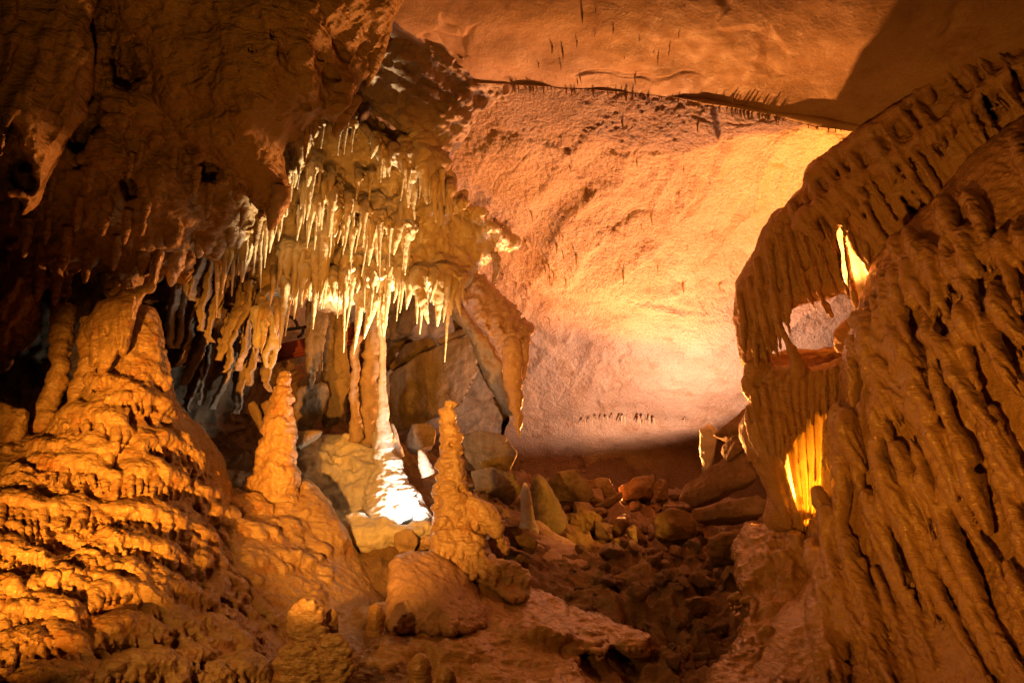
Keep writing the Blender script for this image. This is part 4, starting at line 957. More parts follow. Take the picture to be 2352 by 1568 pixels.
def along(line, n, L_, R_):
    line = np.array(line, float)
    for q in range(n):
        u = (q + rnd(.1, .9)) / n * (len(line) - 1); p = [np.interp(u, np.arange(len(line)), line[:, c]) for c in range(3)]
        l_ = rnd(*L_) * (1 if random.random() < .7 else 1.4); ST.append((p[0] + rnd(-6, 6), p[1] + rnd(-14, 14), p[0] + rnd(-6, 6) - l_ * .08, p[1] + l_, rnd(*R_) * (1 if random.random() < .75 else rnd(1.4, 2.1)), p[2] * rnd(.985, 1.01)))
along([(700,300,5.75),(668,400,5.75),(640,490,5.9),(590,540,6.05),(540,570,6.1),(500,600,6.15)], 26, (35, 95), (3.5, 7.5))
along([(655,585,6.35),(700,630,6.3),(760,640,6.3),(830,640,6.35),(900,640,6.45),(980,650,6.5),(1050,655,6.6)], 36, (40, 110), (4, 9))
along([(690,420,6.0),(740,470,6.0),(800,480,6.1),(860,520,6.2),(940,540,6.35)], 24, (45, 120), (3.5, 8))
along([(850,330,6.2),(900,380,6.15),(960,400,6.15),(1010,420,6.3),(1060,490,6.5)], 14, (25, 80), (3, 7))
# pale wall that carries the bright stalactite cluster
pale_d = tps([(640,300,6.0),(700,300,6.15),(800,320,6.5),(900,380,6.7),(1000,420,6.75),(1080,480,6.95),(1150,560,7.4),(660,480,6.5),(720,640,6.6),(850,600,6.7),(950,600,6.8),(880,700,6.9),(1030,650,6.9),(1100,600,7.2),(760,480,6.6),(600,620,6.9),(560,700,7.2),(980,480,6.8)], 1e-2)
v = Vol(540, 1260, 230, 780, 5.0, 8.9, 4.0)
v.plate([(655,430),(668,335),(700,285),(745,280),(800,290),(860,260),(920,300),(980,350),(1020,390),(1032,440),(1070,478),(1120,505),(1165,540),(1185,560),(1140,572),(1120,600),(1085,640),(1040,668),(1000,690),(965,672),(940,655),(905,668),(880,690),(850,712),
   (800,700),(745,712),(705,690),(650,668),(590,702),(560,720),(575,650),(610,590),(630,520)], pale_d, 55, 34, 16)
for pts, r in [([(845,300),(885,345),(900,372),(935,385),(985,392),(1010,380)],26),([(700,300),(760,300),(800,320),(835,350)],14),([(1035,470),(1080,490),(1120,515),(1165,548)],17),([(1010,430),(1050,470),(1100,500)],12),([(690,380),(720,400),(760,395),(800,410)],12),
      ([(670,420),(690,440),(720,450)],10),([(740,480),(790,500),(840,480)],14),([(660,560),(700,600),(760,620),(830,600)],16),([(860,560),(930,590),(1000,600),(1060,590)],16),([(700,520),(690,580),(700,640)],20),([(950,450),(990,480),(1030,500)],14)]:
    v.stroke([(x, y, float(pale_d(x, y)) * math.exp(-10 / FL), r * rnd(.85, 1.1)) for x, y in pts], 14)
for x, y, rx, ry in [(800,478,12,26),(830,440,10,20),(770,420,16,14),(1130,575,16,12)]:
    v.ball(x, y, float(pale_d(x, y)) * .99, rx, ry, 40, 8, sub=True)
v.noise(15, 70, 111, 4)
for x0, y0, x1, y1, r, d in ST:
    if x0 > 640 or y0 < 600:
        v.stroke([(x0 + 3, y0 - 34 - r, float(pale_d(x0, y0 - 30)) * 1.0, r * 2.6), (x0 + 1, y0 - 12, d * 1.004, r * 1.9), (x0, y0 + 2, d * 1.002, r * 1.05)], 14)
v.noise(4, 22, 113, 3, rid=True)
vol_obj(v, 'pale_rock_face', M_GOLD, 'pale golden calcite rock face carrying the bright stalactite cluster at the centre', 'rock', relief(0.018, 0.2, 0.008, 0.06, 0.01, 0.12, 0.005, 0.035, seed=115))

random.seed(404); _n0 = len(ST)
for i, (x0, y0, x1, y1, r, d) in enumerate(ST):
    if i not in (0, 1, 15, 21, 28, 30): r *= rnd(.7, 1.3); y1 = y0 + (y1 - y0) * rnd(.7, 1.2); d *= rnd(.985, 1.01)
    L_ = y1 - y0; m_ = M_GOLD
    lab = 'slender pale stalactite hanging in the bright cluster at the centre'
    grp = 'pale stalactites of the bright cluster'
    if i == 0: lab, grp = 'left one of the two thick white tipped stalactites below the layered rock', None
    elif i == 1: lab, grp = 'right, broader one of the two thick stalactites below the layered rock', None
    elif i == 28: lab, grp = 'ragged white stalactite hanging directly above the thin column', None
    elif i == 30: lab, grp = 'long white tipped stalactite hanging over the dark hollow', None
    elif i == 15: lab, grp = 'longest orange stalactite, reaching down to the red beam', None
    elif i == 21: lab, grp = 'thick golden stalactite in the middle of the bright cluster', None
    elif y0 > 500 and x0 < 640: lab, grp = 'slender cream stalactite in the row left of the bright cluster', 'cream stalactites of the left row'
    bx = rnd(-1, 1)
    pts = [(x0 + rnd(-1, 3), y0 - 20 - r, d * 1.03, r * 1.5), (x0, y0 - 4, d * 1.004, r * 1.15), (x0 + (x1 - x0) * .4 + bx, y0 + L_ * .4, d, r * .72), (x0 + (x1 - x0) * .75 + bx * .7, y0 + L_ * .75, d, r * .42), (x1, y1, d, max(1.1, r * .13))]
    put_tube('stalactite', pts, m_, lab, 'stalactite', grp, nseg=20 if r < 9 else 30, wob=0.22, ring=0.09, rings=int(3 + L_ / 14), knob=0.14, ks=0.03, seed=i * 3 + 1, jit=0.12)

# ---------------------------------------------------------------- the thin white column and neighbours
col_pts = [(880,700,6.95,13),(878,760,6.95,9.5),(878,840,6.95,8.5),(878,900,6.95,10),(878,950,6.95,12),(879,990,6.95,15),(882,1030,6.93,22),(887,1066,6.88,30),(893,1100,6.8,41),(900,1150,6.72,56),(908,1205,6.65,74)]
white_column = put_tube('column', col_pts, M_PALE, 'thin white column joining ceiling and floor, its foot dazzling in the lamp light', 'column', nseg=90, wob=0.20, ring=0.028, rings=31, knob=0.16, ks=0.06, seed=5, jit=0.25, step=.008)
put_tube('column', [(862,700,7.5,20),(855,780,7.5,19),(850,870,7.5,20),(848,950,7.5,22),(850,1010,7.5,30)], M_STRATA, 'broad ribbed column in shadow, just behind the thin white column', 'column', nseg=48, wob=0.25, ring=0.03, rings=9, knob=0.1, ks=0.08, seed=6, jit=.3)
put_tube('column', [(822,770,7.3,9),(816,820,7.3,9),(812,880,7.3,9),(815,940,7.3,11),(818,1010,7.3,18)], M_STRATA, 'slim brown column left of the ribbed column', 'column', nseg=36, wob=0.25, ring=0.06, rings=14, knob=0.15, ks=0.05, seed=8, jit=.4)
base_d = tps([(690,1040,7.2),(800,1040,7.2),(760,1150,6.9),(860,1150,6.75),(960,1110,6.85),(1000,1160,6.8),(830,1240,6.4),(900,1230,6.5),(720,1000,7.6)], 1e-2)
v = Vol(650, 1050, 940, 1340, 5.4, 8.6, 3.5)
v.plate([(690,1030),(730,1000),(800,1000),(850,1020),(905,1075),(935,1105),(965,1140),(985,1170),(990,1210),(920,1240),(880,1290),(820,1300),(760,1220),(720,1140),(690,1090)], base_d, 50, 40, 16)
for i in range(110):
    x, y = rnd(690, 1000), rnd(1005, 1240)
    if x > 905 and y < 1165: continue
    r = rnd(7, 18); v.ball(x, y, float(base_d(x, y)) * math.exp(-r * .45 / FL), r * rnd(1, 1.8), r, r, 9)
for line, r, n in [([(700,1060),(740,1045),(790,1060)],13,6),([(690,1100),(750,1085),(830,1100)],15,9),([(740,1150),(800,1130),(860,1140)],16,8),([(800,1200),(850,1190),(900,1200)],16,6)]:
    lip(v, base_d, line, r, 0.7, 9, n, (18, 36), (6, 10), 0.02, lift=-.3)
for x, y, d, r in [(845,1235,6.05,54),(818,1205,6.15,36),(892,1218,6.1,30),(936,1228,6.05,26),(800,1235,6.1,30),(905,1180,6.4,30),(975,1215,6.1,22)]:
    v.ball(x, y, d, r * rnd(1.1, 1.5), r * .8, r, 20)
v.noise(6, 34, 121, 4)
vol_obj(v, 'base', M_PALE, 'lumpy pale flowstone foot', None, relief(0.010, 0.15, 0.012, 0.05, 0, .2, 0.004, 0.03, seed=125), parent=white_column)

# hanging panels between cluster and column
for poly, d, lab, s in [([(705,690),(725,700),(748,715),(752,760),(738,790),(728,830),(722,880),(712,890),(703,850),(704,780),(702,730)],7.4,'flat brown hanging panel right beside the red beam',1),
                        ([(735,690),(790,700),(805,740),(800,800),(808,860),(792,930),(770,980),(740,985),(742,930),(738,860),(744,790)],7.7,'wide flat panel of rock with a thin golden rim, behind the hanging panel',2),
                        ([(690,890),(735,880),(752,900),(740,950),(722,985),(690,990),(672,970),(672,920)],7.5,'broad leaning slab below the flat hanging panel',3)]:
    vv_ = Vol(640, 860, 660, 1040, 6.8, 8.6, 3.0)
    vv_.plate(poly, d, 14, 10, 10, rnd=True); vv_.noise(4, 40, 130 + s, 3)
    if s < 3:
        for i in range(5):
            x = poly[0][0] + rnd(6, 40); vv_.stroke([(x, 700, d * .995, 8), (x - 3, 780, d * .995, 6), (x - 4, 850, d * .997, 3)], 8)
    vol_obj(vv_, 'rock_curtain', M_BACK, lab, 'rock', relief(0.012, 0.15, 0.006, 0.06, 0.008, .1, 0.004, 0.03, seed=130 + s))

# ---------------------------------------------------------------- draperies left of the cluster
DR = [([(487,605),(483,671),(466,704),(461,760)],6.5,.30,'A'),([(513,638),(510,671),(487,711),(477,769),(488,786)],6.6,.3,'A'),
  ([(641,652),(603,682),(582,702),(549,716),(531,756),(516,792),(503,828)],6.75,.42,'broad translucent drapery with the longest bright rim, curving down left'),([(571,718),(553,745),(546,762),(531,791),(534,828),(520,856)],6.7,.36,'A'),
  ([(447,736),(437,780),(425,812),(412,842)],6.6,.3,'A'),([(582,722),(575,760),(571,795),(560,825),(549,852)],6.8,.34,'pointed drapery with a hooked lower end near the red beam'),([(592,800),(583,840),(571,886)],7.0,.3,'A'),([(624,826),(613,865),(622,900)],7.1,.3,'A'),
  ([(474,770),(456,818),(440,850),(420,885)],6.7,.3,'A'),([(430,640),(420,700),(414,760),(405,800)],6.5,.3,'A'),([(540,840),(525,880),(505,915),(490,940)],7.0,.3,'A'),([(470,600),(455,640),(440,690)],6.4,.25,'A'),([(400,700),(395,750),(392,800)],6.4,.25,'A'),
  ([(455,860),(440,900),(430,945)],6.9,.3,'A'),([(560,870),(550,910),(545,950)],7.3,.3,'A'),([(520,655),(505,690),(500,730)],6.7,.3,'A'),([(590,760),(584,800),(590,830)],7.0,.25,'A'),([(485,830),(470,880),(462,930)],7.0,.3,'A')]
for i, (pl, d, wd, lab) in enumerate(DR):
    n, mrow = 90, 14
    pl = np.array([(pl[0][0] + 14, pl[0][1] - 75), (pl[0][0] + 7, pl[0][1] - 35)] + list(pl), float); S = np.concatenate([[0], np.cumsum(np.hypot(*np.diff(pl, axis=0).T))]); u = np.linspace(0, S[-1], n)
    ex = np.interp(u, S, pl[:, 0]); ey = np.interp(u, S, pl[:, 1])
    for _ in range(3):
        ex[1:-1] = (ex[:-2] + 2 * ex[1:-1] + ex[2:]) / 4; ey[1:-1] = (ey[:-2] + 2 * ey[1:-1] + ey[2:]) / 4
    ex += 1.3 * fbm(np.stack([u / 26, u * 0 + i, u * 0], -1), 3, i)
    A = at_np(ex, ey, np.full(n, d))
    t = np.linspace(0, 1, mrow)
    back = np.array([-0.55, 0.75, 0.25]); back /= np.linalg.norm(back)
    w_ = wd * (1 - 0.97 * (u / S[-1]) ** 1.7) * 2.2
    V = A[:, None] + back[None, None] * (w_[:, None] * t[None])[..., None]
    wave = 0.014 * fbm(V / .05, 3, i + 50) + 0.03 * np.sin(t * 9 + i)[None] * np.ones((n, 1)) + 0.02 * fbm(V / 0.2, 3, i + 5)
    sidev = np.cross(back, [0, 0, 1.0]); sidev /= np.linalg.norm(sidev)
    V = V + sidev * wave[..., None]
    th = 0.005 + 0.008 * np.exp(-(t / 0.12) ** 2)[None, :, None] * (1 + .5 * fbm(A / .06, 2, i))[:, None, None]
    Va = (V + sidev * th).reshape(-1, 3); Vb = (V - sidev * th).reshape(-1, 3)
    Fa = grid_faces(n, mrow); N_ = n * mrow
    rim = []
    def strip(idx):
        for a, b in zip(idx[:-1], idx[1:]): rim.append((a, b, b + N_, a + N_))
    strip([k * mrow for k in range(n)]); strip([k * mrow + mrow - 1 for k in range(n)][::-1]); strip(list(range(mrow))[::-1]); strip([(n - 1) * mrow + k for k in range(mrow)])
    F = np.concatenate([Fa[:, ::-1], Fa + N_, np.array(rim)[:, ::-1]])
    if lab == 'A': lab, g = 'thin grey drapery with a pale rim, hanging left of the bright cluster', 'thin draperies left of the cluster'
    else: g = None
    put('drapery', np.concatenate([Va, Vb]), F, M_DRAPE, lab, 'drapery', g)

# small green tinged cluster by the red beam
v = Vol(560, 690, 700, 900, 6.0, 7.4, 2.6)
v.stroke([(590,718,6.6,16),(598,745,6.6,14),(592,790,6.6,11)], 8); v.stroke([(604,740,6.55,6),(606,765,6.55,4),(604,780,6.55,2)], 4); v.stroke([(628,735,6.5,12),(634,760,6.5,11),(622,790,6.5,8),(610,815,6.5,8),(612,838,6.5,4)], 7)
v.stroke([(640,760,6.5,9),(636,790,6.5,7),(630,820,6.5,6),(624,845,6.5,5)], 6); v.stroke([(632,740,6.4,5),(630,765,6.4,3)], 4); v.noise(3, 18, 141, 3)
vol_obj(v, 'stalactite_cluster', M_PALE, 'small knot of crooked greenish cream stalactites beside the red beam', 'stalactite', relief(0.006, 0.1, 0.006, 0.035, 0, .2, 0.003, 0.02, seed=141))

# ---------------------------------------------------------------- hanging rock with the long stalactite
hang_d = tps([(1050,640,7.3),(1135,660,7.3),(1100,720,7.1),(1222,750,7.1),(1160,830,6.9),(1200,830,6.9),(1060,700,7.3)], 1e-2)
v = Vol(1000, 1260, 580, 1040, 6.2, 8.4, 3.0)
v.plate([(1046,640),(1075,618),(1110,636),(1137,655),(1165,690),(1196,722),(1222,748),(1221,778),(1209,800),(1204,835),(1188,850),(1160,848),(1152,812),(1128,778),(1096,742),(1068,700)], hang_d, 34, 26, 12)
for x, y, L_, r, s in [(1085,630,40,7,.05),(1105,640,50,7,.1),(1125,660,70,8,.25),(1150,690,70,9,.4),(1060,650,50,7,.2),(1095,690,70,10,.4),(1130,720,70,9,.4),(1170,730,70,10,.25),(1195,750,50,9,.1)]:
    drip(v, hang_d, x, y, L_, r, s, 0.5, 8)
v.noise(8, 44, 151, 4); v.noise(3, 18, 152, 3, rid=True)
hang_rock = vol_obj(v, 'hanging_rock', M_PINK, 'rough orange hanging rock drawn out into one long thick stalactite right of the dark hollow', 'stalactite', fluted(relief(0.016, 0.15, 0.010, 0.05, 0.006, .1, 0.005, 0.03, seed=155), .014, 10, 70, -.3, 521))
v = Vol(1120, 1240, 740, 1030, 6.4, 7.6, 2.6)
v.stroke([(1176,790,6.84,20),(1178,840,6.80,21),(1179,880,6.79,20),(1185,930,6.84,15),(1190,975,6.83,8),(1193,1004,6.82,2)], 8)
v.stroke([(1208,780,6.95,11),(1206,820,6.95,7),(1203,872,6.95,3)], 6); v.stroke([(1165,800,6.9,8),(1158,838,6.9,3)], 5)
v.noise(2.5, 26, 153, 3)
vol_obj(v, 'tip', M_PINK, 'long pinkish stalactite tip', None, relief(0.010, 0.12, 0.008, 0.045, 0.0, .1, 0.004, 0.025, seed=157), parent=hang_rock)
v = Vol(1000, 1280, 660, 1120, 6.8, 9.4, 3.5)
v.plate([(1026,695),(1050,696),(1085,738),(1120,778),(1150,830),(1164,880),(1172,926),(1178,950),(1160,945),(1142,915),(1122,872),(1100,832),(1082,780),(1052,742)], 7.7, 70, 16, 10)
v.noise(4, 40, 161, 4)
vol_obj(v, 'hanging_slab', M_BACK, 'long grey slanting rock slab behind the hanging rock, edging the dark hollow', 'rock', relief(0.014, 0.15, 0.010, 0.06, 0.008, .1, 0.005, 0.03, seed=165))
put_tube('stalactite', [(1135,580,7.3,9),(1142,600,7.3,10),(1140,625,7.3,7),(1132,648,7.3,3)], M_STRATA, 'dark crooked stalactite where the pale rock face meets the ceiling', 'stalactite', nseg=24, wob=.3, knob=.2, ks=.04, seed=4)
# ---------------------------------------------------------------- stalagmites
def stacked(segs, d, mat, label, box, seed, h=2.6, flat=.72, k=5, fringe=.5):
    random.seed(seed); v = Vol(*box, d * .9, d * 1.12, h)
    for x, y, r in segs:
        x += rnd(-.08, .08) * r; f = flat * rnd(.85, 1.15)
        v.ball(x, y, d * (1 - r / FL), r, max(7, r * f), r * rnd(.92, 1.02), k)
        n = int(4 + r / 5)
        for q in range(n):
            a = math.pi * (q + rnd(.1, .9)) / n; rr = r * rnd(.13, .24); xx = x + r * .86 * math.cos(a)
            dd = d * (1 - r * .86 * math.sin(a) / FL)
            if random.random() < fringe:
                L_ = r * rnd(.45, 1.0); v.stroke([(xx, y - r * .1, dd, rr), (xx + rnd(-1, 1), y + L_ * .6, dd * (1 - .04 * r / FL), rr), (xx, y + L_, dd * (1 - .05 * r / FL), rr * .6)], 5, front=False)
            else: v.ball(xx, y + rnd(-.4, .3) * r, dd, rr * 1.5, rr * 1.2, rr * 1.3, 6, front=False)
    v.noise(1.8, 16, seed, 3)
    return vol_obj(v, 'stalagmite', mat, label, 'stalagmite', relief(0.006, 0.1, 0.006, 0.04, 0, .2, 0.003, 0.02, seed=seed))
stacked([(655,858,11),(653,874,16),(650,894,20),(648,915,25),(646,940,28),(643,966,35),(642,990,38),(640,1020,40),(637,1050,45),(634,1085,51),(632,1120,56),(630,1155,60),(630,1190,64)], 6.0, M_MOUND,
   'tall ringed stalagmite, orange in front and pale at its right, left of the white column', (540, 730, 820, 1270), 21)
mid_stalagmite = stacked([(1034,926,11),(1026,944,16),(1029,962,18),(1031,985,20),(1034,1008,25),(1036,1036,26),(1036,1064,31),(1038,1094,33),(1034,1120,38),(1046,1150,40),(1044,1182,43),(1048,1215,48),(1050,1255,56),(1052,1300,62)], 5.8, M_MOUND,
   'tall knobbly orange stalagmite standing in front of the dazzling lamp at the centre', (950, 1150, 890, 1390), 33)
bb_d = tps([(990,1200,5.6),(1110,1200,5.7),(1000,1290,5.4),(1120,1290,5.5),(1200,1340,5.5),(1060,1340,5.3),(1210,1370,5.3)], 1e-2)
v = Vol(950, 1270, 1090, 1430, 4.9, 6.6, 3.0)
v.plate([(1000,1180),(1060,1165),(1095,1185),(1112,1225),(1125,1262),(1150,1290),(1195,1300),(1216,1330),(1218,1370),(1180,1385),(1120,1350),(1060,1320),(1010,1300),(988,1275),(994,1225)], bb_d, 40, 34, 12)
for line, r, n, dl in [([(998,1235),(1050,1222),(1110,1240)],15,8,(16,34)),([(990,1275),(1040,1255),(1110,1272)],16,8,(18,40)),([(1060,1300),(1110,1290),(1150,1312)],16,7,(18,36)),([(1110,1315),(1160,1295),(1215,1325)],18,8,(22,44)),([(1010,1195),(1050,1185),(1100,1200)],13,6,(14,30))]:
    lip(v, bb_d, line, r, 0.7, 9, n, dl, (7, 11), 0.05, lift=-.3)
v.stroke([(1085,1160,5.65,24),(1110,1180,5.62,26),(1135,1205,5.6,22),(1140,1222,5.6,14)], 9)
v.noise(3, 26, 171, 3)
vol_obj(v, 'base', M_MOUND, 'spreading flowstone base with fringed lips', None, relief(0.010, 0.15, 0.012, 0.06, 0, .2, 0.004, 0.03, seed=175), parent=mid_stalagmite)
lone_stalagmite = put_tube('stalagmite', [(1214,1225,7.3,26),(1212,1190,7.3,16),(1209,1160,7.3,13.5),(1207,1135,7.3,11.5),(1206,1118,7.3,8),(1206,1110,7.3,4)], M_PALE, 'small pale yellow stalagmite standing alone right of the centre', 'stalagmite', nseg=48, wob=.08, ring=.13, rings=7, knob=.08, ks=.05, seed=41)
put_tube('stalagmite', [(1268,1240,7.9,60),(1256,1190,7.9,40),(1246,1150,7.9,28),(1240,1115,7.9,20),(1236,1096,7.9,12)], M_BACK, 'dark grey blunt stalagmite behind the small pale one', 'stalagmite', nseg=56, wob=.18, ring=.05, rings=5, knob=.08, ks=.05, seed=43)
v = Vol(1170, 1420, 1180, 1340, 6.4, 8.2, 3.5)
v.plate([(1186,1218),(1212,1200),(1245,1200),(1270,1222),(1310,1240),(1350,1280),(1360,1300),(1300,1305),(1240,1280),(1195,1250)], tps([(1190,1215,7.2),(1260,1220,7.3),(1350,1290,6.8),(1240,1270,6.8)], 1e-2), 30, 26, 12)
v.noise(4, 35, 181, 3)
vol_obj(v, 'base', M_STRATA, 'greenish brown flowstone apron', None, relief(0.012, 0.15, 0.008, 0.06, 0, .2, 0.004, 0.03, seed=185), parent=lone_stalagmite)
FG = [('knobbly foreground stalagmite with a head of round lumps, at the bottom left of centre', 3.95, [(703,1398,26),(684,1415,22),(722,1412,24),(703,1430,32),(682,1446,24),(726,1448,26),(703,1468,35),(690,1492,34),(722,1490,32),(705,1530,44)]),
      ('broad lumpy stalagmite stump below the knobbly headed one', 3.7, [(668,1505,28),(700,1500,30),(722,1518,22),(655,1530,28),(690,1535,40),(722,1545,26),(660,1565,32),(700,1580,44),(690,1630,54)]),
      ('lumpy rounded stalagmite beside the broad stump at the bottom edge', 3.65, [(768,1478,24),(752,1492,20),(784,1494,22),(768,1512,33),(748,1528,22),(790,1530,22),(770,1556,36),(768,1600,42),(770,1640,48)])]
for q, (lab, d, balls) in enumerate(FG):
    v = Vol(590, 860, 1350, 1660, 3.2, 4.6, 2.8)
    for x, y, r in balls: v.ball(x + rnd(-3, 3), y, d * (1 - .3 * r / FL), r, r * rnd(.85, 1), r, 7)
    for i in range(70):
        x, y, r = random.choice(balls); a = rnd(0, 6.28); v.ball(x + r * .8 * math.cos(a), y + r * .7 * math.sin(a), d * (1 + rnd(-.3, .25) * r / FL), rnd(6, 11), k=6)
    v.noise(2, 14, 400 + q, 2)
    vol_obj(v, 'stalagmite', M_MOUND, lab, 'stalagmite', relief(0.006, 0.1, 0.010, 0.04, 0, .2, 0.003, 0.02, seed=400 + q))
for (x, y, h_, r, d, m_, lab) in [
        (763,1470,72,16,4.1,M_MOUND,'thin curved stalagmite leaning behind the knobbly headed one'),(966,1610,108,29,3.7,M_WALL,'smooth blunt stalagmite at the bottom edge, the taller of a pair'),(1026,1620,92,25,3.65,M_WALL,'smooth blunt stalagmite at the bottom edge, the shorter of a pair'),(864,1440,54,20,4.3,M_WALL,'short square topped stalagmite stub on the slope'),
        (1010,960+80,30,8,7.6,M_PALE,'tiny grey stalagmite behind the central one')][:4]:
    put_tube('stalagmite', [(x, y + 14, d, r * 1.15), (x, y, d, r), (x - 2, y - h_ * .5, d, r * .95), (x - 1, y - h_ * .78, d, r * .82), (x, y - h_ * .95, d, r * .5), (x, y - h_, d, r * .25)], m_, lab, 'stalagmite', nseg=72, wob=.16, ring=.14 if m_ is M_MOUND else .04, rings=4, knob=.22 if m_ is M_MOUND else .06, ks=.05, seed=int(x), step=.006)
put_tube('stalagmite', [(915,1050,7.6,14),(908,1020,7.6,12),(902,995,7.6,9),(900,975,7.6,5)], M_PALE, 'small grey stalagmite right behind the thin white column', 'stalagmite', nseg=30, wob=.15, ring=.08, rings=5, knob=.12, ks=.04, seed=3)
put_tube('stalagmite', [(985,1090,7.2,16),(975,1065,7.2,13),(968,1045,7.2,9),(964,1035,7.2,5)], M_PALE, 'small white stalagmite between the white column and the central stalagmite', 'stalagmite', nseg=30, wob=.15, ring=.08, rings=5, knob=.12, ks=.04, seed=9)
